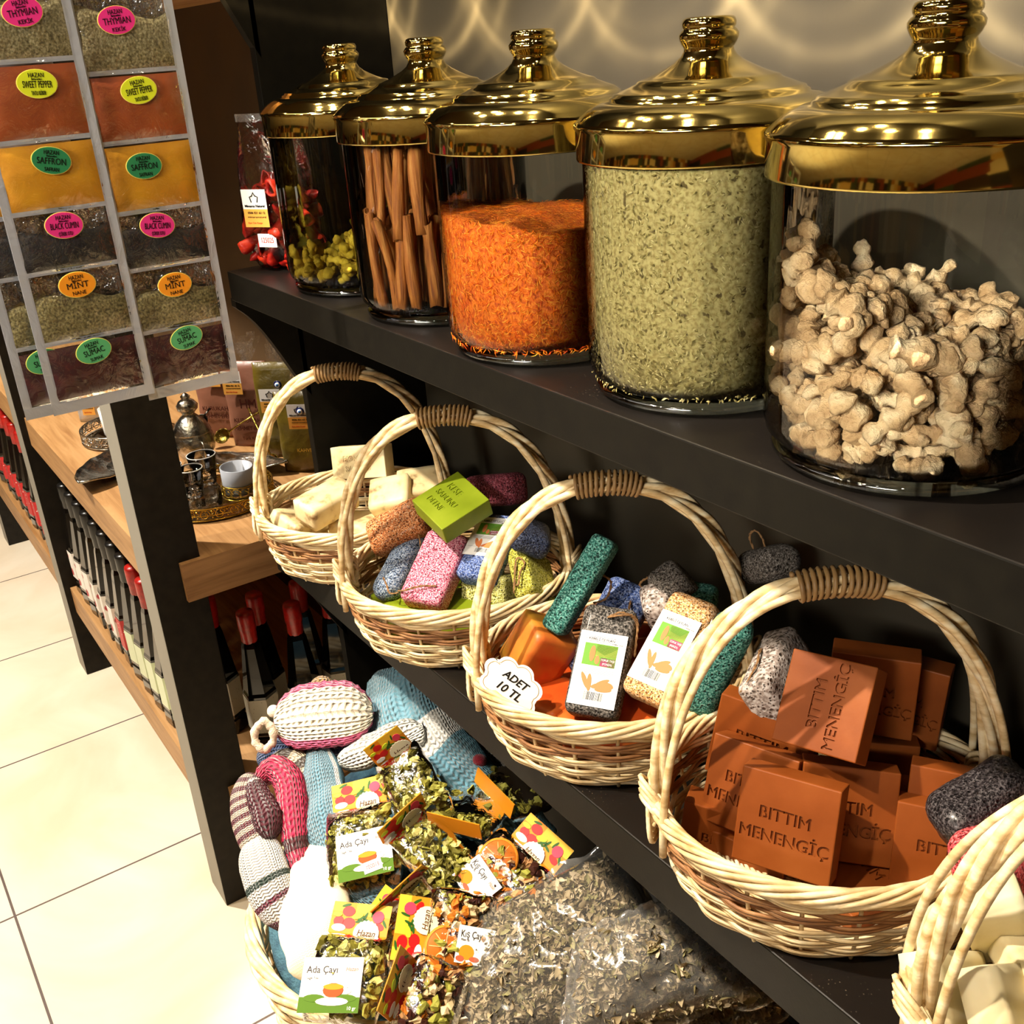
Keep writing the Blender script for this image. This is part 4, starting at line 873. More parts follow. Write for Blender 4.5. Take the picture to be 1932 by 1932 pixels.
FILMH = film('cloudy_film', gl=.4, rough=.12, wr=55, bstr=.8, haze=.05)
STK = {c: flat('sticker_'+c, c, .28) for c in {p[4] for p in POW}}
STKY = flat('sticker_edge', 'f0dc6a', .3)
def strip(x, y0, y1, zb, seams, label, stickers, rows=None):
    e = empty('sachet_strip', (x, (y0+y1)/2, zb), None, label, 'spice sachets', 'hanging strips of spice sachets')
    yc = (y0+y1)/2; w = y1-y0; ed = .0085; inv = Vector((-x, -yc, -zb))
    def loc(p): return Vector(p)+inv
    mb = MB(); ztop = seams[-1]
    mb.box(loc((x-.0006, y0, zb)), loc((x+.0006, y0+ed, ztop))); mb.box(loc((x-.0006, y1-ed, zb)), loc((x+.0006, y1, ztop))); mb.box(loc((x-.0007, y0, zb)), loc((x+.0007, y1, seams[0]-.0005)))
    for s in seams[1:]: mb.box(loc((x-.0007, y0+ed, s-.0022)), loc((x+.0007, y1-ed, s+.0022)))
    mb.build('sealed_edge', SILV, e)
    for k in range(len(seams)-1):
        nm, pm, t1, t2, colr, fill = POW[k]; a, b = seams[k], seams[k+1]; h = b-a
        N, Mn = 14, 12
        for sgn in (1,):
            P = []
            mb = MB()
            for side in (1, -1):
                P = []
                for i in range(N+1):
                    row = []
                    for j in range(Mn+1):
                        s = i/N; t = j/Mn; yy = y0+ed*.9+(w-1.8*ed)*s; top = fill+(.06*math.sin(s*5+k*2+x*70)+.03*math.sin(s*13) if fill < .9 else 0); zz = a+.002+(h-.004)*t*min(1, top)
                        bl = .0042*(max(0, 4*s*(1-s)))**.45*(max(0, 4*t*(1-t)))**.4; row.append(loc((x+side*(bl+.0002+.0008*noise.noise(Vector((yy, zz, k))*60)), yy, zz)))
                    P.append(row)
                mb.grid(P, flip=(side < 0))
            body = mb.build('sachet', pm, e)
        if fill < .9:
            mb = MB(); P = [[loc((x-.0052+.0016*noise.noise(Vector((yy*60, zz*60, k+x*30))), yy, zz)) for zz in np.linspace(a+.002, b-.002, 16)] for yy in np.linspace(y0+ed, y1-ed, 20)]; mb.grid(P); mb.build('foil_back', FOIL, body)
        mb = MB(); P = []
        for i in range(23):
            row = []
            for j in range(19):
                s = i/22; t = j/18; yy = y0+ed*.8+(w-1.6*ed)*s; zz = a+(h)*t; k4 = (max(0, 4*s*(1-s)))**.5*(max(0, 4*t*(1-t)))**.5
                row.append(loc((x+.0008+.0048*k4+.0012*k4*noise.noise(Vector((yy*70, zz*30, k+x*9))), yy, zz)))
            P.append(row)
        mb.grid(P); mb.build('film_front', FILMW, body)
        if stickers and k in stickers:
            u, v, tilt = stickers[k]; q = at(u, v, 'x', x+.007); rot = Matrix.Rotation(tilt, 4, 'X')
            M0 = Matrix.Translation(loc(q)) @ rot @ Matrix(((0, 0, 1, 0), (1, 0, 0, 0), (0, 1, 0, 0), (0, 0, 0, 1)))
            n = 32; rx, ry = .0175, .0122; mb = MB()
            for rr_, zz_, mi in ((1.04, 0, 1), (1, .0003, 0)):
                vs = [M0 @ Vector((rx*rr_*math.cos(2*PI*j/n), ry*rr_*math.sin(2*PI*j/n), zz_)) for j in range(n)]+[M0 @ Vector((rx*rr_*math.cos(2*PI*j/n), ry*rr_*math.sin(2*PI*j/n), zz_-.0006)) for j in range(n)]
                mb.add(vs, [tuple(range(n))]+[(j, j+n, (j+1) % n+n, (j+1) % n) for j in range(n)], mi, False)
            T = lambda y: M0 @ Matrix.Translation((0, y, .0005))
            add_text(mb, 'HAZAN', .0058, T(.0072), 2, width=.0135); add_text(mb, 'Baharatları', .0026, T(.0040), 2, width=.009)
            add_text(mb, t1, .0085, T(-.0008), 2, width=.026 if len(t1) > 5 else .021, bold=0); add_text(mb, t2, .0052, T(-.0082), 2, width=.013)
            mb.build('sticker', [STK[colr], STKY, INK], body)
    return e
XA, XB, XC = .512, .500, .492
def zsof(pts, x): return [at(u, v, 'x', x).z for u, v in pts]
zB = zsof([(452, 696), (418, 600), (400, 486), (385, 382), (352, 256), (334, 128)], XB); zB.append(zB[-1]+.072)
zA = zsof([(284, 722), (258, 618), (240, 490), (224, 380), (196, 252), (165, 107)], XA); zA.append(zA[-1]+.072)
yb0, yb1 = -.062, .041
strip(XB, yb0, yb1, zB[0]-.012, zB, 'strip of six spice sachets hanging nearest the jars, mint and sumac at its lower end', {0: (352, 637, .18), 1: (330, 537, .02), 2: (297, 425, -.1), 3: (272, 313, .0), 4: (262, 170, .1), 5: (220, 38, .06)})
ya0, ya1 = at(93, 750, 'x', XA).y, at(290, 735, 'x', XA).y
strip(XA, ya0, ya1, zA[0]-.012, zA, 'front strip of six spice sachets hanging over the other strips, sumac lowest', {0: (177, 662, .15), 1: (146, 537, .02), 2: (121, 425, -.04), 3: (97, 303, -.2), 4: (70, 158, -.06), 5: (42, 22, .1)})
yc0 = at(38, 750, 'x', XC).y; zC = [z-.004 for z in zA]
strip(XC, yc0, yc0+.105, zC[0]-.012, zC, 'rear strip of spice sachets peeking out at the left behind the front strip', {0: (84, 682, .1)})
# two clear bags of dried peppers beside the turmeric jar
PEP = noisy('dried_red_pepper', ['5a0a08', '9c160e', 'c43418'], 40, .42, .5, 120, .002, spec=.3)
def pepper(name, seed):
    r = random.Random(seed); mb = MB(); n = 12; prof = []
    L = r.uniform(.030, .042); R = r.uniform(.010, .014); P = []
    for i in range(9):
        t = i/8; rr = R*(1-t)**.55*(1 if i else .75)+.0008; P.append([(rr*math.cos(2*PI*j/n)*(1+.15*math.sin(3*2*PI*j/n+seed+i*.4)), rr*math.sin(2*PI*j/n)*.8*(1+.15*math.sin(2*2*PI*j/n+seed)), L*(t-.5)) for j in range(n)])
    for i in range(1, 4): P.insert(0, [(P[i-1][j][0]*.8, P[i-1][j][1]*.8, -L/2+.004*i) for j in range(n)])
    mb.grid(P, close_u=True); mb.v = [tuple(Vector(v)+noise.noise_vector(Vector(v)*90+Vector((seed, 0, 0)))*.0035) for v in mb.v]
    return mb.mesh(name, PEP)
pm_ = [pepper('dried_pepper', k) for k in range(5)]
def mim_label(mb, M0, w, h, mi=(0, 1, 2, 3)):
    mb.box((-w/2, -h/2, 0), (w/2, h/2, .0004), mi[0], M0); mb.box((-w/2, -h/2, .0004), (w/2, -.02*h, .0006), mi[1], M0)
    q = .0007
    pts = [(-.10, .16), (-.14, .30), (-.05, .33), (0, .42), (.05, .33), (.14, .30), (.10, .16)]
    mb.tube([M0 @ Vector((x*w*1.2, y*h, q)) for x, y in pts], .022*w, 4, mi[2])
    add_text(mb, 'Mimaras Natural', .095*h, M0 @ Matrix.Translation((0, .06*h, q)), mi[2], width=.82*w, bold=.0001)
    add_text(mb, '0506 021 63 12', .08*h, M0 @ Matrix.Translation((.03*w, -.12*h, q)), mi[2], width=.72*w, bold=.0001); add_text(mb, 'mimarasnatural', .08*h, M0 @ Matrix.Translation((.03*w, -.23*h, q)), mi[2], width=.76*w)
    add_text(mb, 'Aynı Gün Kargo', .07*h, M0 @ Matrix.Translation((-.08*w, -.39*h, q)), mi[3], width=.6*w)
LO = flat('label_orange', 'e8a84c', .5); LR = flat('label_red', 'c23020', .5)
PLBL = [WHITE, LO, INK, LR]
def pepper_bag(cx, cy, label, rot, seed, lab):
    e = empty('pepper_bag', (cx, cy, Z1+.0005), (0, 0, rot), label, 'bag', 'clear bags of dried red peppers')
    w, h, t = .108, .205, .060; P = []
    for i in range(15):
        z = h*i/14; f = min(1, (i/2.5)**.5 if i < 3 else 1)*(1-max(0, (z-h*.62)/(h*.38))*.95); row = []
        for j in range(28):
            a = 2*PI*j/28; c, s_ = math.cos(a), math.sin(a); ww = w/2*(1-.1*max(0, (z-h*.7)/h)); x = math.copysign(abs(c)**.6, c)*ww*(.9+.1*f); y = math.copysign(abs(s_)**.7, s_)*max(.0006, t/2*f); nn = noise.noise(Vector((x, y, z))*22+Vector((seed, 0, 0)))*.004*f; row.append((x+nn, y+nn, z))
        P.append(row)
    mb = MB(); mb.grid(P, close_u=True); mb.f.append(tuple(range(27, -1, -1))); mb.m.append(0); mb.s.append(True); mb.build('clear_film', FILMW, e)
    mb = MB().box((-w*.47, -.001, h-.008), (w*.47, .001, h+.002)); mb.build('heat_seal', FILMH, e)
    M0 = Matrix.Translation((-.016 if lab else .0, -t/2-.003, .088)) @ Matrix.Rotation(PI/2, 4, 'X'); mb = MB(); mim_label(mb, M0, .040, .050); mb.build('label', PLBL, e)
    M1 = Matrix.Translation((-.004, -t/2-.003, .045)) @ Matrix.Rotation(PI/2, 4, 'X'); mb = MB().box((-.015, -.009, 0), (.015, .009, .0004), 0, M1); add_text(mb, '125025', .010, M1 @ Matrix.Translation((0, 0, .0006)), 1, width=.02); mb.build('price_sticker', [WHITE, LR], e)
    r = random.Random(seed); R3 = Matrix.Rotation(rot, 3, 'Z'); pts = []
    for _ in range(3000):
        x, y, z = r.uniform(-.042, .042), r.uniform(-.018, .018), r.uniform(.012, .125)
        if z > .13-abs(x)*.8 or any((x-a)**2+(y-b)**2+(z-c)**2 < .0150**2 for a, b, c in pts): continue
        pts.append((x, y, z)); o = link('dried_pepper', r.choice(pm_)); o.location = Vector((cx, cy, Z1))+R3 @ Vector((x, y, z)); o.rotation_mode = 'QUATERNION'; o.rotation_quaternion = rq(r); tag(o, 'crumpled dried red pepper inside a clear bag beside the turmeric jar', 'dried pepper', 'dried red peppers in bags')
    return e
pepper_bag(.208, .238, 'clear bag of dried red peppers with a white and orange label at the shelf corner', .55, 3, True)
pepper_bag(.300, .375, 'clear bag of dried red peppers behind the turmeric jar, seen through its glass', .45, 5, False)
# ------------------------------------------------------------ things on the oak shelves
SILVER = noisy('tarnished_silver', ['6e6a60', 'b4b0a4', 'd8d4c8'], 60, .22, .6, 160, .002, metal=1)
GOLDM = noisy('gilt_metal', ['a8842a', 'd8b44c'], 60, .2, .5, 200, .001, metal=1)
BGLASS = NT('dark_bottle_glass').set(Base_Color=lin('0c0a08'), Roughness=.08, Coat_Weight=.5, Coat_Roughness=.03).mat
CAPB = flat('black_cap', '141210', .3); CAPR = noisy('red_shrink_cap', ['8a1410', 'c02018'], 80, .3, .6, 200, .001)
def blabel(name, base, spot, n, sc):
    m = NT(name); v = m.coord('Object'); vo = m.n('ShaderNodeTexVoronoi', Scale=sc); m.l(v, vo.inputs[0]); m.l(m.ramp(vo.outputs['Distance'], [(n, spot), (n+.05, base)]), m.b.inputs['Base Color']); m.set(Roughness=.45); return m.mat
BL = [blabel('label_white_red_fruit', 'e8e4dc', 'b02430', .30, 26), blabel('label_red_white_dots', 'c01c20', 'f0e8e0', .16, 110), blabel('label_pale_green', 'd4dcb8', 'b04440', .22, 34), blabel('label_white_back', 'b4ac98', '6a6458', .10, 160)]
ZL = .2627
def bottle(capm, labm, two=False):
    e = empty('sauce_bottle'); n = 6
    mb = MB().lathe([(.0001, .0), (.0300, .0), (.0325, .004), (.0325, .030), (.0305, .034), (.0325, .038), (.0325, .125), (.0300, .132), (.0180, .225), (.0125, .245), (.0125, .262)], n, capb=False); mb.s = [False]*len(mb.s); mb.build('bottle_body', BGLASS, e)
    mb = MB().lathe([(.0138, .235), (.0150, .238), (.0150, .256), (.0165, .262), (.0165, .292), (.0155, .298), (.0001, .298)], 20); mb.build('bottle_cap', capm, e)
    mb = MB(); R = .0331; a = [Vector((R*math.cos(2*PI*j/6), R*math.sin(2*PI*j/6), 0)) for j in range(6)]
    for j in (3, 4, 5, 0):
        p, q = a[j], a[(j+1) % 6]; mb.add([p+Vector((0, 0, .045)), q+Vector((0, 0, .045)), q+Vector((0, 0, .120)), p+Vector((0, 0, .120))], [(0, 1, 2, 3)], 0, False)
    mb.build('paper_label', labm, e); return e
protos = {}
def place_bottle(kind, loc, label, group):
    if kind not in protos: e = bottle(CAPR if kind[0] == 'r' else CAPB, BL[int(kind[1])]); protos[kind] = (e, kids(e)); o = e
    else: o = dup(protos[kind][0], tree=protos[kind][1])
    o.location = loc; o.rotation_euler = (0, 0, r7.uniform(-.15, .15)+.1); tag(o, label, 'bottle', group)
r7 = random.Random(12)
kinds = ['b0', 'b0', 'b0', 'b0', 'b0', 'b0', 'b1', 'b2', 'r2', 'r2', 'r2', 'r2']
for i in range(12):
    x = -1.0+i*.073; place_bottle(kinds[i], (x, .056, ZL+.0003), {'b0': 'black faceted bottle with white fruit label in the row under the oak shelf', 'b1': 'black faceted bottle with a red white dotted label under the oak shelf', 'b2': 'black capped faceted bottle with a pale green label under the oak shelf', 'r2': 'red capped faceted bottle with a pale green label beside the square post'}[kinds[i]], 'bottles in the front row '+kinds[i])
for i in range(12):
    place_bottle('b0' if i < 8 else 'r3', (-.98+i*.073, .128, ZL+.0003), 'faceted black bottle in the second row under the oak shelf', 'bottles in the second row')
for i, (x, y) in enumerate([(-.075, .165), (-.045, .245), (-.06, .325), (-.13, .205), (-.12, .29)]):
    place_bottle('r3', (x, y, ZL+.0003), 'red capped bottle with a pale back label in the shade right of the post', 'bottles right of the post')
for i in range(9):
    place_bottle('r1', (-2.0+i*.095, .056, ZL+.0003), 'red capped bottle with a red label in the far bay', 'bottles in the far bay')
# coffee and herb pouches
PINKP = noisy('pink_kraft_pouch', ['6e4430', '8c5c48'], 20, .4, .3, 40, .004); OLIVEP = noisy('olive_gold_pouch', ['3c320e', '665618', '241a08'], 9, .3, .5, 40, .005)
def pouch(loc, rot, w, h, t, m, label, texts=(), lab=(0, .0, .06, .05), eye=False, tip=0, cols='3c140c'):
    e = empty('coffee_pouch' if m is PINKP else 'herb_pouch', loc, (tip, 0, rot), label, 'pouch', 'labelled pouches on the oak shelf'); P = []
    for i in range(13):
        z = h*i/12; f = (1-(i/12)**3*.9)*min(1, .6+i*.2); row = []
        for j in range(24):
            a = 2*PI*j/24; c, s_ = math.cos(a), math.sin(a); x = math.copysign(abs(c)**.55, c)*w/2; y = math.copysign(abs(s_)**.6, s_)*t/2*f; nn = noise.noise(Vector((x, y, z))*30)*.003; row.append((x+nn*.5, y+nn, z))
        P.append(row)
    mb = MB(); mb.grid(P, close_u=True); mb.f.append(tuple(range(23, -1, -1))); mb.m.append(0); mb.s.append(True); mb.f.append(tuple(range(12*24, 13*24))); mb.m.append(0); mb.s.append(True); mb.build('pouch_body', m, e)
    M0 = Matrix.Translation((lab[0], -t/2-.0022, lab[1])) @ Matrix.Rotation(PI/2, 4, 'X'); mb = MB(); mim_label(mb, M0, lab[2], lab[3]); mb.build('label', PLBL, e)
    if texts:
        mb = MB()
        for tx, z, sz, wd in texts: add_text(mb, tx, sz, Matrix.Translation((.006, -t/2-.0024, z)) @ Matrix.Rotation(PI/2, 4, 'X'), 0, width=wd, depth=.0003)
        mb.build('print', flat('print_'+cols, cols, .6), e)
    mb = MB(); rr = random.Random(int(h*1e4))
    for k in range(9):                                        # gathered clear wrap sticking up
        a = rr.uniform(-1, 1)*.5; b = rr.uniform(-.4, .4); p0 = Vector((rr.uniform(-.2, .2)*w, 0, h*.97)); p1 = p0+Vector((math.sin(a), math.sin(b)*.4, 1))*rr.uniform(.025, .055); p2 = p1+Vector((math.sin(a)*.5, 0, .7))*.02; s_ = Vector((.008, .003, 0))
        mb.add([p0-s_*.4, p0+s_*.4, p1+s_, p1-s_, p2+s_*1.3, p2-s_*.8], [(0, 1, 2, 3), (3, 2, 4, 5)])
    mb.build('wrap_top', FILMH, e)
    if eye:
        mb = MB(); c = Vector((.01, -t/2-.006, h*.80))
        for rr_, dz, mi in ((.0085, 0, 0), (.0055, .002, 1), (.0035, .003, 2), (.0018, .0038, 0)): mb.ellip(c-Vector((0, dz, 0)), (rr_, .0025, rr_), 14, 7, None, mi)
        mb.build('evil_eye_bead', [flat('bead_blue', '10184a', .15), WHITE, flat('bead_light_blue', '5a90c8', .2)], e)
    return e
ZS = .731+.0004
pouch((-.455, .375, ZS), .80, .10, .185, .045, PINKP, 'pinkish coffee pouch reading KURUKAHVE standing behind the gold spoon', (('KURUKAHVE', .062, .013, .075), ('MEHMET EFENDİ', .044, .012, .08), ('Türk Kahvesi', .022, .010, .05), ('HM', .098, .03, .035)), (-.022, .145, .042, .05))
pouch((-.560, .345, ZS), .75, .10, .180, .045, PINKP, 'pinkish coffee pouch farther left, partly behind the silver sugar pot', (('KURUKAHVE', .070, .013, .075), ('MEHMET EFENDİ', .052, .012, .08)), (.0, .145, .042, .05))
pouch((-.345, .400, ZS), .85, .095, .200, .040, OLIVEP, 'olive gold herb pouch with an evil eye bead near its gathered top', (), (-.012, .125, .044, .050), True)
pouch((-.235, .395, ZS), .85, .095, .165, .040, OLIVEP, 'dark olive herb pouch standing nearest the black side panel', (('KAHVE', .05, .010, .03),), (.005, .120, .046, .050), True, 0, 'c8a040')
pouch((-.895, .145, ZS), .9, .07, .10, .035, film('grey_bag', (.75, .72, .68), gl=.6, haze=.35), 'small clear bag with white label at the far end of the oak shelf', (), (.0, .05, .030, .060))
# gold filigree tray, cup, glasses
def filigree(mb, R, z0, z1, n, r=.0011, mi=0, tilt=0):
    h = z1-z0; mb.tube([(R*math.cos(a), R*math.sin(a), z0) for a in np.linspace(0, 2*PI, 64, endpoint=False)], r*1.3, 5, mi, closed=True); mb.tube([((R+tilt)*math.cos(a), (R+tilt)*math.sin(a), z1) for a in np.linspace(0, 2*PI, 64, endpoint=False)], r*1.3, 5, mi, closed=True)
    for k in range(n):
        a0 = 2*PI*k/n; pts = []
        for j in range(14):
            t = j/13*2*PI*1.25; rr = h*.46*(1-.55*j/13); da = rr*math.cos(t)/R; z = z0+h*.5+rr*math.sin(t); q = R+tilt*(z-z0)/h; pts.append((q*math.cos(a0+da), q*math.sin(a0+da), z))
        mb.tube(pts, r, 4, mi)
        a1 = a0+PI/n; mb.ellip((R*math.cos(a1), R*math.sin(a1), z0+h*.78), (r*2.2,)*3, 6, 4, None, mi); mb.ellip((R*math.cos(a1), R*math.sin(a1), z0+h*.25), (r*1.8,)*3, 6, 4, None, mi)
def tray(loc, R, m, label, h=.026):
    e = empty('filigree_tray', loc, None, label, 'tray', 'round filigree trays')
    MB().lathe([(.0001, .004), (R-.002, .004), (R, .006), (R, .002), (.0001, .002)], 48).build('tray_plate', flat('mirror_plate', 'cfc8b8', .06, 1), e)
    mb = MB(); filigree(mb, R, .004, h, 26); filigree(mb, R*.995, h*.5, h, 34, .0009); mb.build('filigree_rim', m, e); return e
TX, TY = -.225, .195
tray((TX, TY, ZS), .112, GOLDM, 'round gilt filigree tray holding a grey cup and glasses, right of the post')
def cup(loc, rot, label):
    e = empty('coffee_cup', loc, rot, label, 'cup')
    MB().lathe([(.0001, .006), (.024, .006), (.0285, .012), (.0305, .058), (.0290, .0585), (.0272, .014), (.022, .009), (.0001, .009)], 40).build('porcelain_cup', flat('grey_porcelain', 'a8acb4', .3), e)
    mb = MB(); filigree(mb, .0315, .001, .026, 12, .001); mb.tube(catmull([(.031, 0, .024), (.044, 0, .032), (.050, 0, .020), (.042, 0, .006), (.034, 0, .010)], 5), .0016, 6); mb.build('gilt_holder', GOLDM, e)
cup((-.195, .235, ZS+.007), (0, .06, .5), 'small grey porcelain cup in a gilt holder on the filigree tray')
THIN = film('thin_glass', gl=.3, rough=.03, wr=0)
def glass(loc, label, rr=.024, h=.058, kids_=True):
    e = empty('tea_glass', loc, None, label, 'glass', 'small glasses on the oak shelf')
    MB().lathe([(.0001, .002), (rr*.72, .002), (rr*.74, .006), (rr*.82, h*.4), (rr, h), (rr*.96, h+.0008), (rr*.78, h*.4), (rr*.68, .008), (.0001, .008)], 32).build('glass_cup', THIN, e)
    MB().lathe([(rr*.98, h-.001), (rr*1.0, h+.001), (rr*.95, h+.001)], 32).build('glass_rim', flat('bright_glass_rim', 'e8e4da', .2), e)
glass((-.245, .165, ZS+.007), 'clear glass on the gilt tray directly beside the grey cup'); glass((-.29, .140, ZS+.007), 'clear glass on the gilt tray against the square post'); glass((-.295, .205, ZS+.007), 'clear wide glass at the back of the gilt tray', .028, .06)
# engraved silver pot
def pot():
    e = empty('silver_sugar_pot', (-.430, .235, ZS), None, 'ornate engraved silver pot with a domed lid beside the coffee pouches', 'pot'); S = 1.0
    MB().lathe([(.0001, 0), (.028, 0), (.030, .004), (.024, .010), (.030, .018), (.040, .034), (.043, .050), (.040, .066), (.036, .070), (.038, .073)], 40).build('pot_body', SILVER, e)
    MB().lathe([(.039, .073), (.037, .078), (.030, .092), (.018, .104), (.012, .110), (.014, .114), (.020, .120), (.022, .128), (.016, .137), (.008, .142), (.010, .147), (.004, .153), (.0001, .155)], 36).build('domed_lid', SILVER, e)
    mb = MB(); mb.tube(catmull([(.040, 0, .058), (.058, 0, .062), (.066, 0, .046), (.058, 0, .028), (.040, 0, .030)], 5), .0024, 7); mb.build('handle', SILVER, e)
pot()
def leaf_tray(loc, rot, L, W_, label):
    e = empty('leaf_tray', loc, (0, 0, rot), label, 'tray', 'leaf shaped silver trays'); P = []
    for i in range(17):
        s = i/16*2-1; hw = W_*(1-abs(s)**2.2)+.001; row = []
        for j in range(9):
            t = j/4-1; row.append((L*s, hw*t, .006+.022*abs(s)**2.5+.012*t*t*(1-abs(s)**2)+.0015*math.sin(14*s+3*abs(t))))
        P.append(row)
    mb = MB(); mb.grid(P); o = mb.build('tray_dish', SILVER, e); sd = o.modifiers.new('shell', 'SOLIDIFY'); sd.thickness = .002
    mb = MB(); mb.tube([P[i][0] for i in range(17)], .0022, 6); mb.tube([P[i][8] for i in range(17)], .0022, 6); mb.build('beaded_edge', SILVER, e)
    MB().lathe([(.0001, .0), (.02, 0), (.018, .006), (.0001, .006)], 20).build('foot', SILVER, e)
leaf_tray((-.330, .300, ZS), .55, .105, .035, 'leaf shaped silver tray behind the glasses, pointed end towards the pouches')
leaf_tray((-.520, .085, ZS), -.75, .125, .055, 'leaf shaped silver tray overhanging the oak shelf edge left of the post')
def teaset():
    e = empty('tea_glass_set', (-.490, .105, ZS+.012), None, 'tea glass in an engraved silver holder standing on the leaf tray', 'tea glass')
    MB().lathe([(.0001, 0), (.022, 0), (.036, .006), (.037, .008), (.022, .003), (.0001, .003)], 36).build('saucer', SILVER, e)
    MB().lathe([(.020, .004), (.024, .010), (.022, .020), (.019, .028), (.021, .034)], 30).build('holder', SILVER, e)
    MB().lathe([(.0001, .008), (.016, .008), (.020, .016), (.0165, .034), (.018, .05), (.0215, .066)], 30).build('glass_cup', THIN, e)
    mb = MB(); mb.tube(catmull([(-.022, -.005, .012), (-.034, -.008, .016), (-.040, -.01, .030), (-.032, -.008, .042), (-.022, -.005, .034)], 5), .0018, 6); mb.build('handle', SILVER, e)
teaset()
tray((-.720, .170, ZS), .095, SILVER, 'round silver filigree tray with a white candle, far side of the post', .030)
e = empty('tealight_cup', (-.735, .155, ZS+.007), None, 'plain white porcelain cup standing on the silver filigree tray', 'cup'); MB().lathe([(.0001, .0), (.026, .0), (.028, .004), (.031, .062), (.029, .062), (.026, .006), (.0001, .006)], 36).build('porcelain_cup', flat('white_porcelain', 'e4e0d8', .25), e)
glass((-.665, .155, ZS+.007), 'small clear glass beside the white cup on the silver tray', .02, .05)
def spoon(p0, p1, R, m, label, nrm=(.6, -.6, .5)):
    p0, p1 = Vector(p0), Vector(p1); e = empty('serving_spoon', p0, None, label, 'spoon', 'hammered serving spoons'); d = p1-p0; n = Vector(nrm).normalized(); M0 = frameM(Vector(), d, n)
    P = []
    for i in range(1, 9):
        q = R*i/8; P.append([M0 @ Vector((q*math.cos(2*PI*j/28), q*.88*math.sin(2*PI*j/28), .010*(q/R)**2-.006)) for j in range(28)])
    P.insert(0, [M0 @ Vector((.0001*math.cos(2*PI*j/28), .0001*math.sin(2*PI*j/28), -.006)) for j in range(28)])
    mb = MB(); mb.grid(P, close_u=True); o = mb.build('bowl', m, e); sd = o.modifiers.new('shell', 'SOLIDIFY'); sd.thickness = .0012
    L = d.length; MB().tube([M0 @ Vector((R*.95, 0, .003)), M0 @ Vector((L*.4, 0, .006)), M0 @ Vector((L, 0, .002))], [.0022, .0016, .0026], 7).build('stem', m, e)
HG = noisy('hammered_gold', ['9a8030', 'd0b860'], 30, .15, 1.0, 130, .004, metal=1)
spoon(at(421, 823, 'y', .30), at(470, 762, 'y', .34), .018, HG, 'gold hammered spoon hanging before the coffee pouch')
spoon(at(381, 796, 'y', .28), at(395, 770, 'y', .30), .017, noisy('dark_steel', ['2a2620', '55504a'], 40, .2, .6, 120, .002, metal=1), 'dark round spoon beside the engraved silver pot')
spoon(at(516, 868, 'y', .36), at(505, 800, 'y', .40), .014, HG, 'small gold hammered spoon in front of the herb pouches')
# ------------------------------------------------------------ big floor basket with knitwear, tea packets and bags of sage
def zp(v): return .365+(1900-v)/610*.150
def PP(u, v, lift=0): return at(u, v, 'z', zp(v)+lift)
FBX, FBY = .520, .158
fgeo = basket_geo(.236, .175, .335, .4, 9, handle=False, rows=13, brown=(99, 99), scale=2.0, nst=30)
make_basket('floor_basket', FBX, FBY, 0, fgeo, 'big round wicker basket on the tiled floor heaped with knitwear and tea packets', z=.0005)
def knit(name, stops, axis='u', N=30, Mm=16, rough=.9, bs=1.0, interp='CONSTANT', dist=.004):
    m = NT(name); tc = m.n('ShaderNodeTexCoord'); sx = m.n('ShaderNodeSeparateXYZ'); m.l(tc.outputs['UV'], sx.inputs[0]); u, v = sx.outputs[0], sx.outputs[1]
    def mth(op, a, b=None):
        nd = m.n('ShaderNodeMath', operation=op)
        for i, q in enumerate((a, b)):
            if q is None: continue
            if isinstance(q, (int, float)): nd.inputs[i].default_value = q
            else: m.l(q, nd.inputs[i])
        return nd.outputs[0]
    if len(stops) == 1: m.set(Base_Color=lin(stops[0][1])); 
    else: m.l(m.ramp({'u': u, 'v': v}[axis], stops, interp), m.b.inputs['Base Color'])
    cv = mth('PINGPONG', mth('MULTIPLY', v, Mm), .5); a = mth('SINE', mth('MULTIPLY', mth('ADD', mth('MULTIPLY', u, N), mth('MULTIPLY', cv, 1.2)), 2*PI)); b = mth('SINE', mth('MULTIPLY', cv, 2*PI))
    h = mth('ADD', mth('MULTIPLY', a, .35), mth('ABSOLUTE', b)); nz = m.n('ShaderNodeTexNoise', Scale=600, Detail=2); v3 = m.coord('Object'); m.l(v3, nz.inputs[0]); h = mth('ADD', h, mth('MULTIPLY', nz.outputs[0], .5))
    m.bump(h, bs, dist); m.set(Roughness=rough, Sheen_Weight=.3, Specular_IOR_Level=.15); return m.mat
# filling under the visible layer
P = []
for i in range(13):
    q = .215*i/12; P.append([(FBX+q*math.cos(2*PI*j/40), FBY+q*math.sin(2*PI*j/40), .365-.34*(q*math.cos(2*PI*j/40)+.05)*1.0+.05*(1-(q/.215)**2)+.01*noise.noise(Vector((q*math.cos(j*.157), q*math.sin(j*.157), 0))*12)+(.05*q*math.sin(2*PI*j/40)/.2)) for j in range(40)])
for k in (1, 2): P.append([(FBX+(.205-k*.02)*math.cos(2*PI*j/40), FBY+(.205-k*.02)*math.sin(2*PI*j/40), .30-k*.10) for j in range(40)])
mb = MB(); mb.grid(P, close_u=True); o = mb.build('folded_blanket', noisy('dull_blue_wool', ['2c4a5c', '48707e'], 60, .95, .8, 300, .003)); tag(o, 'folded dull blue wool blanket underneath everything in the floor basket', 'blanket')
LBLUE, LBW, CREAM = '6d9cae', 'e4e4de', 'efe2c0'
def cloth(name, label, cat, pts, widths, thick, m, **kw):
    o = sweep(name, [PP(*p) for p in pts], widths, thick, m, **kw); return tag(o, label, cat, kw.get('group'))
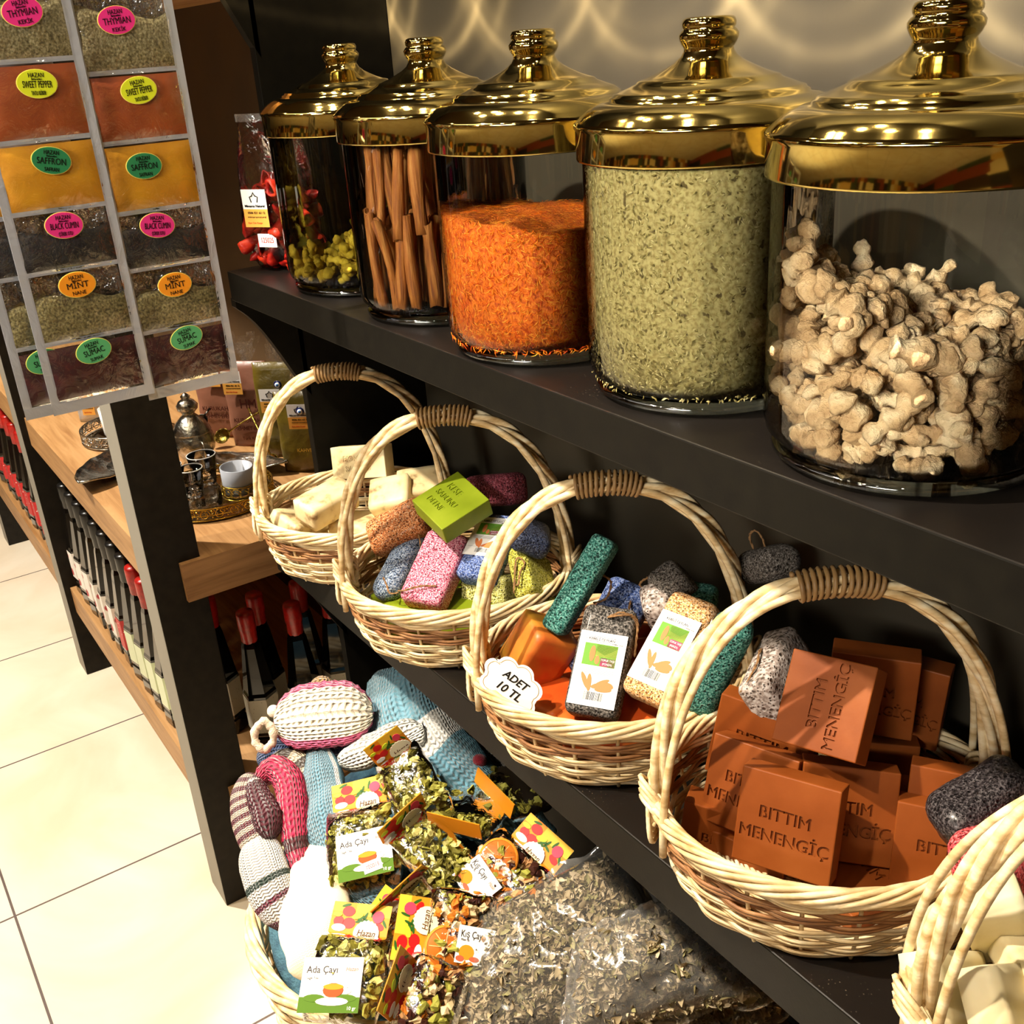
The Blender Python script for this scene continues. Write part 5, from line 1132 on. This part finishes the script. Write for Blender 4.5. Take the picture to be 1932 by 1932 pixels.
cloth('knitted_blanket', 'light blue knitted blanket with a white band draped across the floor basket', 'blanket', [(772, 1262, .03), (768, 1330, .035), (800, 1405, .028), (868, 1475, .02), (955, 1550, .0), (1010, 1610, -.02)], [.070, .078, .072, .058, .050, .04], .022,
      knit('blue_blanket_knit', [(0, LBLUE), (.34, LBW), (.50, '5a8a9c')], N=44, Mm=44), wob=.012, ends=False, nseg=72, amp=.0022, cells=(60, 30), ng=Vector((.2, -.5, .85)))
cloth('white_knit_scarf', 'white chunky knitted scarf end lying in front of the blue blanket', 'scarf', [(640, 1440, .03), (690, 1415, .042), (745, 1395, .05), (800, 1372, .05)], [.018, .026, .028, .02], .02, knit('white_chunky_knit', [(0, 'dcdcd2')], N=18, Mm=14), wob=.016, nseg=40, amp=.003, cells=(22, 12))
o = cloth('knitted_slipper', 'cream knitted slipper with pink border and loop at the back of the basket', 'slipper', [(516, 1364, .050), (560, 1354, .056), (610, 1348, .058), (665, 1344, .056), (705, 1345, .046)], [.046, .052, .054, .052, .046], .013,
      knit('cream_pink_knit', [(0, 'e4648c'), (.115, 'f2e6cc'), (.375, 'e4648c')], 'v', N=16, Mm=22), nseg=64, amp=.0038, cells=(17, 16), ng=Vector((.45, -.35, .8)))
mb = MB(); c = PP(498, 1388, .055); X, Y, Nn = CR, -CD, -CF
mb.tube([c+(X*math.cos(a)*.0145+Y*math.sin(a)*.021)+Vector((0, 0, .002*math.sin(5*a))) for a in np.linspace(0, 2*PI, 30, endpoint=False)], [.0062+.0011*math.sin(k*1.9) for k in range(30)], 9, closed=True)
lp = mb.build('hanging_loop', knit('cream_loop', [(0, 'e2cdb4')]), o)
mb = MB(); mb.ellip(PP(516, 1342, .055), (.011, .010, .010), 14, 9); mb.build('pompom', knit('cream_pompom', [(0, 'e6d6c0')]), o)
cloth('light_blue_sock', 'light blue knitted sock with a white stripe left of the tea packets', 'sock', [(604, 1410, .02), (610, 1470, .022), (618, 1545, .020), (648, 1620, .010), (705, 1690, .0), (760, 1712, -.01)], [.014, .032, .040, .038, .034, .03], .022,
      knit('light_blue_white_knit', [(0, '6a9ab0'), (.30, '7aa6ba'), (.36, 'e8e8e4'), (.42, '6a9ab0')], 'v', N=50, Mm=40), wob=.006, nseg=56)
cloth('cream_cloth', 'smooth cream white woollen cloth at the front left of the floor basket', 'cloth', [(612, 1590, .004), (600, 1660, .012), (598, 1740, .012), (610, 1800, .006), (640, 1850, -.01)], [.016, .040, .052, .046, .03], .024, knit('cream_wool', [(0, CREAM)], N=90, Mm=70, bs=.35), wob=.008, nseg=48)
cloth('brown_ribbed_sock', 'brown and cream striped ribbed sock behind the crimson one', 'sock', [(505, 1462, .01), (540, 1440, .018), (570, 1460, .018), (578, 1530, .012), (590, 1610, .002), (600, 1660, -.01)], [.012, .022, .026, .026, .022, .02], .02,
      knit('brown_cream_stripes', [(i/16, ('4a3c30', 'd8c8a8')[i % 2]) for i in range(16)], N=34, Mm=22), nseg=40, amp=.0015, cells=(30, 12))
cloth('crimson_sock', 'crimson red chunky knitted sock bent over the basket edge', 'sock', [(492, 1478, .018), (520, 1452, .030), (548, 1480, .030), (556, 1545, .024), (566, 1610, .012), (585, 1665, .0)], [.010, .020, .023, .024, .018, .014], .022,
      knit('crimson_knit', [(0, 'b81e48'), (.72, '4a0c18'), (.80, 'c0284e')], N=22, Mm=16), nseg=40, amp=.0028, cells=(24, 10))
cloth('burgundy_striped_sock', 'burgundy and cream thin striped sock at the left edge of the floor basket', 'sock', [(478, 1462, .022), (466, 1500, .020), (470, 1545, .018), (484, 1590, .014), (492, 1610, .01)], [.012, .024, .026, .024, .02], .018,
      knit('burgundy_stripes', [(i/18, ('6a1428', 'dcc6b0')[i % 2]) for i in range(18)], N=40, Mm=26), nseg=36)
cloth('dark_burgundy_sock', 'dark burgundy cabled sock lying on the striped one', 'sock', [(480, 1468, .034), (490, 1505, .038), (506, 1545, .036), (512, 1585, .03)], [.010, .017, .020, .016], .016, knit('dark_burgundy_knit', [(0, '4c0e1e'), (.1, 'd0c0b8'), (.16, '4c0e1e')], N=16, Mm=12), nseg=36, amp=.0028, cells=(16, 8), wob=.006)
cloth('patterned_sock', 'white sock with dark green and red cross pattern hanging over the basket rim', 'sock', [(482, 1580, .016), (494, 1625, .018), (512, 1680, .014), (535, 1725, .004), (545, 1755, -.01)], [.026, .034, .034, .028, .018], .016,
      knit('white_patterned_knit', [(0, 'ece8e0'), (.50, '22382e'), (.56, 'e6ddd4'), (.68, '6a1c34'), (.73, 'e2d6d0'), (.86, '5a1830')], N=36, Mm=24), nseg=40)
cloth('navy_sock', 'navy blue knitted sock peeking out under the pink bordered slipper', 'sock', [(488, 1440, .0), (530, 1420, .012), (590, 1425, .012)], [.014, .024, .02], .016, knit('navy_knit', [(0, '28406e')], N=24, Mm=18), nseg=32)
cloth('purple_sock', 'purple ribbed sock tucked between slipper and white scarf', 'sock', [(612, 1432, .008), (645, 1425, .014), (675, 1428, .01)], [.016, .020, .016], .016, knit('purple_knit', [(0, '3c2a58')], N=22, Mm=18), nseg=32)
cloth('tan_slipper', 'tan felt slipper tip behind the pink bordered slipper', 'slipper', [(588, 1302, .045), (606, 1296, .050), (630, 1296, .045)], [.012, .018, .014], .014, knit('tan_knit', [(0, 'b08a5c')], N=10, Mm=10), nseg=28)
cloth('flowered_shawl', 'greyish shawl with small crochet flowers in the shade right of the blue blanket', 'shawl', [(842, 1330, .02), (880, 1390, .015), (925, 1450, .0), (985, 1520, -.015)], [.02, .026, .026, .03], .014, knit('grey_shawl', [(0, '7c746a')], N=40, Mm=20), wob=.010, nseg=32)
for u, v, col in ((853, 1366, 'b03a5a'), (870, 1375, 'e0d4cc'), (905, 1435, '7a1424')):
    mb = MB(); mb.ellip(PP(u, v, .04), (.012, .011, .009), 12, 8); o = mb.build('crochet_flower', knit('flower_'+col, [(0, col)], N=4, Mm=5)); tag(o, {'b03a5a': 'pink', 'e0d4cc': 'pale', '7a1424': 'dark red'}[col]+' crochet flower bead on the greyish shawl', 'crochet flower')
mb = MB(); c = PP(575, 1826, .004); mb.tube([c+(X*math.cos(a)*.010+Y*math.sin(a)*.010) for a in np.linspace(0, 2*PI, 20, endpoint=False)], [.0055+.001*math.sin(k*2.1) for k in range(20)], 8, closed=True); tag(mb.build('crochet_ring', knit('ring_knit', [(0, 'e8dcb8')])), 'small cream crochet ring on the rim beside the lower Ada Cayi packet', 'crochet ring')
# tea packets
SG = [flat('sage_green', 'a8a44c', .7), flat('sage_olive', '8a8434', .7), flat('sage_pale', 'c8c074', .7), flat('sage_dark', '6a6426', .7)]
FT = [flat('fruit_tan', 'c09060', .7), flat('fruit_orange', 'd07a28', .6), flat('fruit_dark', '3a1c14', .5), flat('fruit_cream', 'e0c89a', .7), flat('fruit_green', '9a9840', .7)]
def chunk(mb, c, s, r, mi, leaf=False):
    q = rq(r).to_matrix(); n, m = 7, 5; a = (s*r.uniform(.8, 1.5), s*r.uniform(.5, 1), s*r.uniform(.25, .7) if leaf else s*r.uniform(.5, .9)); b = len(mb.v); seed = r.uniform(0, 99)
    mb.ellip((0, 0, 0), a, n, m, None, mi)
    for i in range(len(mb.s)-n*m, len(mb.s)): mb.s[i] = False
    for i in range(b, len(mb.v)):
        p = Vector(mb.v[i]); p.z += .5*s*math.sin(p.x/s*1.6+seed)+.3*s*math.cos(p.y/s*2+seed); p = p+noise.noise_vector(p/s*1.6+Vector((seed, 0, 0)))*s*.7; mb.v[i] = tuple(Vector(c)+q @ p)
ARTM = [flat('card_orange', 'e08a1e', .4), flat('card_yellow', 'e8b838', .4), flat('card_red', 'c41c1c', .35), flat('card_leaf', '2c5a1c', .4), WHITE, flat('badge_cream', 'f0e6c8', .4), flat('badge_ink', '5a3418', .5), flat('card_pink', 'd8405a', .4), flat('card_lime', 'b4c832', .4)]
def card_art(mb, M0, w, h):
    mb.box((-w/2, -h/2, 0), (w/2, h/2, .0006), 0, M0); R3 = M0.to_3x3(); q = .0007
    def E(x, y, a, b, mi, an=0): mb.disc(M0 @ Matrix.Translation((x*w, y*h, q)), a*w, b*w, mi, an, .0002+.0001*mi)
    mb.box((-.1*w, .12*h, .0006), (.5*w, .5*h, .0007), 1, M0); mb.box((-.5*w, .2*h, .0006), (-.3*w, .5*h, .0007), 1, M0)
    E(-.22, .22, .11, .085, 2); E(-.36, -.10, .09, .08, 2); E(-.18, -.14, .11, .09, 2); E(-.34, -.30, .12, .06, 4); E(-.05, .10, .10, .05, 8, .4); E(.30, .12, .10, .10, 7); E(.33, -.16, .10, .06, 2, -.4); E(-.40, .10, .08, .04, 8)
    for x, y, an in ((.02, .04, .6), (.08, .10, 1.2), (.12, -.02, -.4), (.0, -.06, .2), (.20, .24, 1.3), (-.28, .40, .3), (.42, -.06, -1)): E(x, y, .08, .022, 3, an)
def badge(mb, M0, r, tsz=.009):
    n = 40; vs = [M0 @ Vector(((r*(1+.05*math.cos(n/2*2*PI*j/n*2)))*math.cos(2*PI*j/(n*2)), (r*(1+.05*math.cos(20*2*PI*j/(n*2))))*math.sin(2*PI*j/(n*2)), .0)) for j in range(n*2)]
    k = len(vs); up = [v+(M0.to_3x3() @ Vector((0, 0, .0007))) for v in vs]; mb.add(vs+up, [tuple(range(k, 2*k))]+[(j, (j+1) % k, (j+1) % k+k, j+k) for j in range(k)], 5, False)
    add_text(mb, 'Hazan', tsz, M0 @ Matrix.Translation((0, 0, .0009)), 6, width=r*1.5, shear=.25, bold=.0001)
def tea_label(mb, M0, w, h, title, sub):
    mb.box((-w/2, -h/2, 0), (w/2, h/2, .0004), 0, M0); R3 = M0.to_3x3()
    if title.startswith('Ada'):
        mb.box((-w/2, -h/2, .0004), (w/2, -h*.22, .0005), 1, M0)
        for x, a in ((-.25, .18), (.25, .2)): mb.disc(M0 @ Matrix.Translation((x*w, -.24*h, .0005)), a*w, .07*h, 1)
        mb.disc(M0 @ Matrix.Translation((.05*w, -.30*h, .0007)), .27*w, .075*h, 5); mb.disc(M0 @ Matrix.Translation((.05*w, -.10*h, .0009)), .17*w, .13*h, 2); mb.disc(M0 @ Matrix.Translation((.05*w, -.04*h, .0012)), .17*w, .055*h, 3)
        mb.tube([M0 @ Vector(((.05+.25+.05*math.cos(a))*w, (-.10+.06*math.sin(a))*h, .0008)) for a in np.linspace(-2.2, 2.2, 9)], .0005, 4, 5)
        add_text(mb, '10 gr', .006, M0 @ Matrix.Translation((.38*w, -.42*h, .0007)), 0, width=.14*w)
    else:
        mb.disc(M0 @ Matrix.Translation((-.25*w, -.2*h, .0005)), .18*w, .2*h, 3); mb.disc(M0 @ Matrix.Translation((-.38*w, -.38*h, .0006)), .1*w, .08*h, 6); mb.disc(M0 @ Matrix.Translation((-.05*w, -.36*h, .0006)), .12*w, .07*h, 6)
    add_text(mb, title, .012, M0 @ Matrix.Translation((-.17*w, .27*h, .0006)), 4, width=.52*w, bold=.0001); add_text(mb, sub, .0045, M0 @ Matrix.Translation((-.32*w, .12*h, .0006)), 4, width=.20*w)
    M1 = M0 @ Matrix.Translation((.32*w, .28*h, .0005)); mb.disc(M1, .13*w, .13*w, 5, 0, .0003, 20); add_text(mb, 'Hazan', .007, M1 @ Matrix.Translation((0, 0, .0004)), 6, width=.2*w, shear=.25)
TLM = [WHITE, flat('label_meadow', '4e7018', .6), flat('tea_brown', 'a84c1e', .6), flat('tea_amber', 'd08a20', .6), flat('label_dark_text', '3c3430', .5), flat('badge_pale', 'e8dcd0', .4), flat('badge_red_ink', 'b85a3c', .5)]
def packet(label, pb, pt, ng, kind, w=.100, t=.036, card=0, lab=None, seed=1, badge_off=(.15, -.5), slice_=None, hdr=True, cw=.080, ch=.042, lroll=0, loff=(0, .03), lw=.078, lh=.066, boff=None):
    Pb, Pt = PP(*pb), PP(*pt); Y = (Pt-Pb); h = Y.length; Y.normalize(); Xx = Y.cross(Vector(ng)).normalized(); Z = Xx.cross(Y).normalized(); r = random.Random(seed)
    e = empty('tea_packet', (0, 0, 0), None, label, 'tea packet', 'tea packets in the floor basket'); M0 = Matrix((Xx, Y, Z)).transposed().to_4x4(); M0.translation = Pb; e.matrix_world = M0
    mb = MB(); P = []
    for i in range(15):
        y = -.010+(h+.016)*i/14; f = (max(0, math.sin(PI*(i+.0)/14)))**.45; row = []
        for j in range(30):
            a = 2*PI*j/30; c, s_ = math.cos(a), math.sin(a); x = math.copysign(abs(c)**.6, c)*w/2*(.88+.12*f); z = math.copysign(abs(s_)**.8, s_)*(t/2*f+.0006); nn = noise.noise(Vector((x, y, z))*34+Vector((seed*3, 0, 0)))*.004; row.append((x+nn, y, z+nn*f))
        P.append(row)
    mb.grid(P, close_u=True); mb.build('clear_bag', FILMW, e)
    mb = MB(); mats = SG if kind == 'sage' else FT
    n = int(260*h/.115*(w/.1))
    for _ in range(n):
        x, y, z = r.uniform(-.44, .44)*w, r.uniform(.03, .93)*h, r.uniform(-.30, .40)*t
        if (x/(w*.5))**4+((y/h-.48)*2.1)**4 > .9: continue
        chunk(mb, (x, y, z*(1-(x/(w*.5))**2*.4)), r.uniform(.0052, .0085), r, r.randrange(len(mats)) if kind != 'dark' else r.choice((0, 2, 2, 4)), kind == 'sage')
    o = mb.build('dried_filling', mats, e); o['kind'] = 'stuff'
    if slice_:
        mb = MB(); mb.lathe([(.0001, 0), (.024, 0), (.0255, .001), (.0255, .003), (.024, .004), (.0001, .003)], 26, (slice_[0], slice_[1], t/2-.008)); mb.lathe([(.0245, -.0005), (.0275, 0), (.0275, .004), (.0245, .0045)], 26, (slice_[0], slice_[1], t/2-.008), 1)
        for k in range(8): a = 2*PI*k/8; mb.tube([Vector((slice_[0], slice_[1], t/2-.0045)), Vector((slice_[0]+.022*math.cos(a), slice_[1]+.022*math.sin(a), t/2-.0045))], .0007, 4, 2)
        mb.build('orange_slice', [flat('slice_flesh', 'b8641c', .4), flat('slice_rind', 'd8882c', .5), flat('slice_membrane', 'e4b878', .5)], e)
    if hdr:
        Mc = Matrix.Translation((0, h+.004, 0)) @ Matrix.Rotation(card, 4, 'X') @ Matrix.Translation((0, ch/2, .0)); mb = MB(); card_art(mb, Mc, cw, ch); hc = mb.build('header_card', ARTM, e)
        Mq = Mc @ Matrix.Rotation(PI, 4, 'Y'); mb = MB(); mb.box((-cw/2, -ch/2, 0.0002), (cw/2, ch/2, .0008), 0, Mq); mb.build('card_back', ARTM, hc)
        b = boff or (.012, -ch*.42); mb = MB(); badge(mb, Mc @ Matrix.Translation((b[0], b[1], .0022)), .0165, .011); mb.build('round_badge', ARTM, hc)
    if lab:
        Ml = Matrix.Translation((loff[0], loff[1], t/2+.0022)) @ Matrix.Rotation(lroll, 4, 'Z'); mb = MB(); tea_label(mb, Ml, lw, lh, lab, 'Sage Tea' if lab[0] == 'A' else 'Winter Tea'); mb.build('paper_label', TLM, e)
    return e
UPN = (.42, -.40, .82)
e = packet('sage tea packet labelled Ada Cayi with its fruit card flat up, nearest the blue sock', (692, 1668, .030), (680, 1528, .044), UPN, 'sage', .108, .040, 0, 'Ada Çayı', 1, loff=(.006, .034))
Ms = Matrix.Translation((.016, .014, .0232)) @ Matrix.Rotation(.15, 4, 'Z'); mb = MB().box((-.013, -.008, 0), (.013, .008, .0004), 0, Ms); add_text(mb, '100015', .008, Ms @ Matrix.Translation((0, 0, .0006)), 1, width=.018); mb.build('price_sticker', [WHITE, LR], e)
packet('sage tea packet standing tallest in the pile, its card seen edge on', (812, 1540, .050), (748, 1428, .065), (.3, -.5, .8), 'sage', .078, .045, 1.15, None, 2, cw=.06)
packet('sage tea packet in the middle of the pile lying diagonally beside the Ada Cayi label', (872, 1668, .040), (768, 1560, .055), (.30, -.25, .9), 'sage', .076, .045, 1.3, None, 3, ch=.032)
packet('sage tea packet behind the middle one with an orange edged card across its front', (912, 1505, .020), (862, 1568, .050), (.35, -.5, .75), 'sage', .100, .040, 1.25, None, 4, ch=.030)
packet('shaded sage tea packet under the black shelf edge', (1000, 1490, .0), (932, 1508, .040), (.3, -.3, .85), 'sage', .092, .044, 1.2, None, 5, ch=.030)
packet('fruit tea packet labelled Kis Cayi with an orange slice at the right basket rim', (930, 1700, .030), (1000, 1618, .045), (.40, -.45, .8), 'fruit', .125, .040, .0, 'Kış Çayı', 6, slice_=(-.028, .045), lroll=-.2, loff=(-.028, .004), lw=.055, lh=.045, boff=(.0, -.020))
packet('fruit tea packet with a dried orange slice, its fruit card pointing towards the cream cloth', (918, 1772, .036), (812, 1757, .050), (.42, -.45, .8), 'fruit', .112, .040, .0, 'Kış Çayı', 7, slice_=(-.018, .052), lroll=-1.6, loff=(-.012, .012), lw=.055, lh=.045)
packet('lower sage tea packet labelled Ada Cayi at the front rim of the floor basket', (640, 1918, .034), (672, 1772, .040), UPN, 'sage', .104, .044, 0, 'Ada Çayı', 8, loff=(-.012, .030), lroll=.10)
packet('sage tea packet half buried under the Ada Cayi one, card lying flat', (800, 1716, .005), (764, 1684, .036), (.4, -.5, .75), 'sage', .100, .034, .55, None, 9, cw=.09, ch=.03)
packet('orange fruit tea packet at the bottom of the pile with its card on edge', (858, 1902, .034), (764, 1868, .046), (.3, -.3, .9), 'fruit', .100, .044, 1.1, None, 10)
packet('dark mixed tea packet without card between the two orange slice packets', (905, 1858, .020), (800, 1835, .028), (.4, -.4, .82), 'dark', .085, .036, 0, None, 11, hdr=False)
packet('fruit tea packet hidden low behind the crowded cards, only its card showing', (800, 1790, .010), (742, 1745, .022), (.4, -.4, .82), 'fruit', .09, .03, .0, None, 12, cw=.07, ch=.036)
# sage bags
SL = [flat('dry_sage', 'aa9876', .85), flat('dry_sage_pale', 'cebc9c', .85), flat('dry_sage_dark', '807450', .85), flat('dry_sage_green', '989062', .85)]
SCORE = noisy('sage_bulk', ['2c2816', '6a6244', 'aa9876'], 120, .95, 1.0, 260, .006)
def sage_bag(label, cs, th, nleaf, seed, haze):
    e = empty('sage_bag', (0, 0, 0), None, label, 'bag of herbs', 'clear bags of dried sage'); A, B, C_, D_ = [at(u, v, 'z', z) for u, v, z in cs]; cen = (A+B+C_+D_)/4; e.location = cen; A, B, C_, D_ = A-cen, B-cen, C_-cen, D_-cen
    side = 1 if (B-A).cross(D_-A).z > 0 else -1; dn = -(B-A).cross(D_-A).normalized()*side*th
    ins = lambda p, k: p*k
    top = pillow4(ins(A, .92), ins(B, .92), ins(C_, .92), ins(D_, .92), th, 22, 22, wr=.010, seed=seed, side=side, pw=.38); bot = pillow4(ins(A, .92), ins(B, .92), ins(C_, .92), ins(D_, .92), -th*.5, 10, 10, side=side, pw=.3)
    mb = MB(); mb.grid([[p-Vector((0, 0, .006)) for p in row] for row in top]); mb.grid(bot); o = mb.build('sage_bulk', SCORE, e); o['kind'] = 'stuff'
    r = random.Random(seed); mb = MB(); n = len(top)
    for _ in range(nleaf):
        i, j = r.randrange(1, n-1), r.randrange(1, n-1); p = top[i][j]+(top[i-1][j]-p if False else Vector())+Vector((r.uniform(-.006, .006), r.uniform(-.006, .006), r.uniform(-.009, .002))); L = r.uniform(.009, .022); wd = L*r.uniform(.13, .24); q = rq(r).to_matrix(); cv = r.uniform(.15, .7)*r.choice((-1, 1)); P = []
        for k in range(5):
            s = k/4*2-1; ww = wd*(1-s*s)**.6+.0002; P.append([p+q @ Vector((L/2*s, -ww, cv*L*.35*s*s+ww*.5)), p+q @ Vector((L/2*s, 0, cv*L*.35*s*s)), p+q @ Vector((L/2*s, ww, cv*L*.35*s*s+ww*.5))])
        mb.grid(P, r.choice((0, 0, 1, 1, 2, 3)))
    o = mb.build('dried_leaves', SL, e); o['kind'] = 'stuff'
    f = pillow4(A, B, C_, D_, th+.010, 34, 34, wr=.007, seed=seed+5, side=side, pw=.36); b2 = pillow4(A, B, C_, D_, -th*.5-.006, 12, 12, side=side, pw=.3); mb = MB(); mb.grid(f); mb.grid(b2); mb.build('clear_bag', haze, e)
    n = len(f)-1; brd = [f[0][j] for j in range(n)]+[f[i][n] for i in range(n)]+[f[n][j] for j in range(n, 0, -1)]+[f[i][0] for i in range(n, 0, -1)]; up = Vector((0, 0, 1)); rws = [[p for p in brd], [p*1.05+Vector((0, 0, .004+.004*math.sin(k*.9))) for k, p in enumerate(brd)], [p*1.10+Vector((0, 0, -.002+.007*math.sin(k*.55+1))) for k, p in enumerate(brd)]]; mb = MB(); mb.grid(rws, close_u=True); mb.build('loose_hem', HEM, e)
    return e
HEM = film('bag_hem', gl=.5, rough=.12, wr=20, bstr=.8, haze=.14)
BAGF = film('bag_film', gl=.12, rough=.10, wr=11, bstr=.6, haze=.05); BAGH = film('bag_film_cloudy', gl=.2, rough=.12, wr=10, bstr=.6, haze=.10)
sage_bag('large clear bag of dried sage leaves beside the floor basket', [(890, 1735, .44), (1165, 1590, .50), (1330, 1900, .40), (860, 2010, .34)], .045, 5200, 21, BAGF)
sage_bag('clear bag of dried sage leaves lying on the larger bag under the shelf', [(1095, 1765, .500), (1290, 1690, .52), (1450, 1880, .44), (1065, 1960, .43)], .040, 4200, 22, BAGH)
sage_bag('clear bag of dried sage standing rightmost in the shade under the black shelf', [(1270, 1830, .40), (1395, 1760, .44), (1490, 1900, .38), (1300, 2020, .36)], .035, 1800, 23, BAGF)
o = MB().box((.72, .16, .0), (1.25, .455, .30)).build('cardboard_carton', noisy('brown_cardboard', ['6a4c2c', '80603a'], 20, .8)); bevel(o, .003); tag(o, 'brown cardboard carton on the floor carrying the sage bags', 'carton')
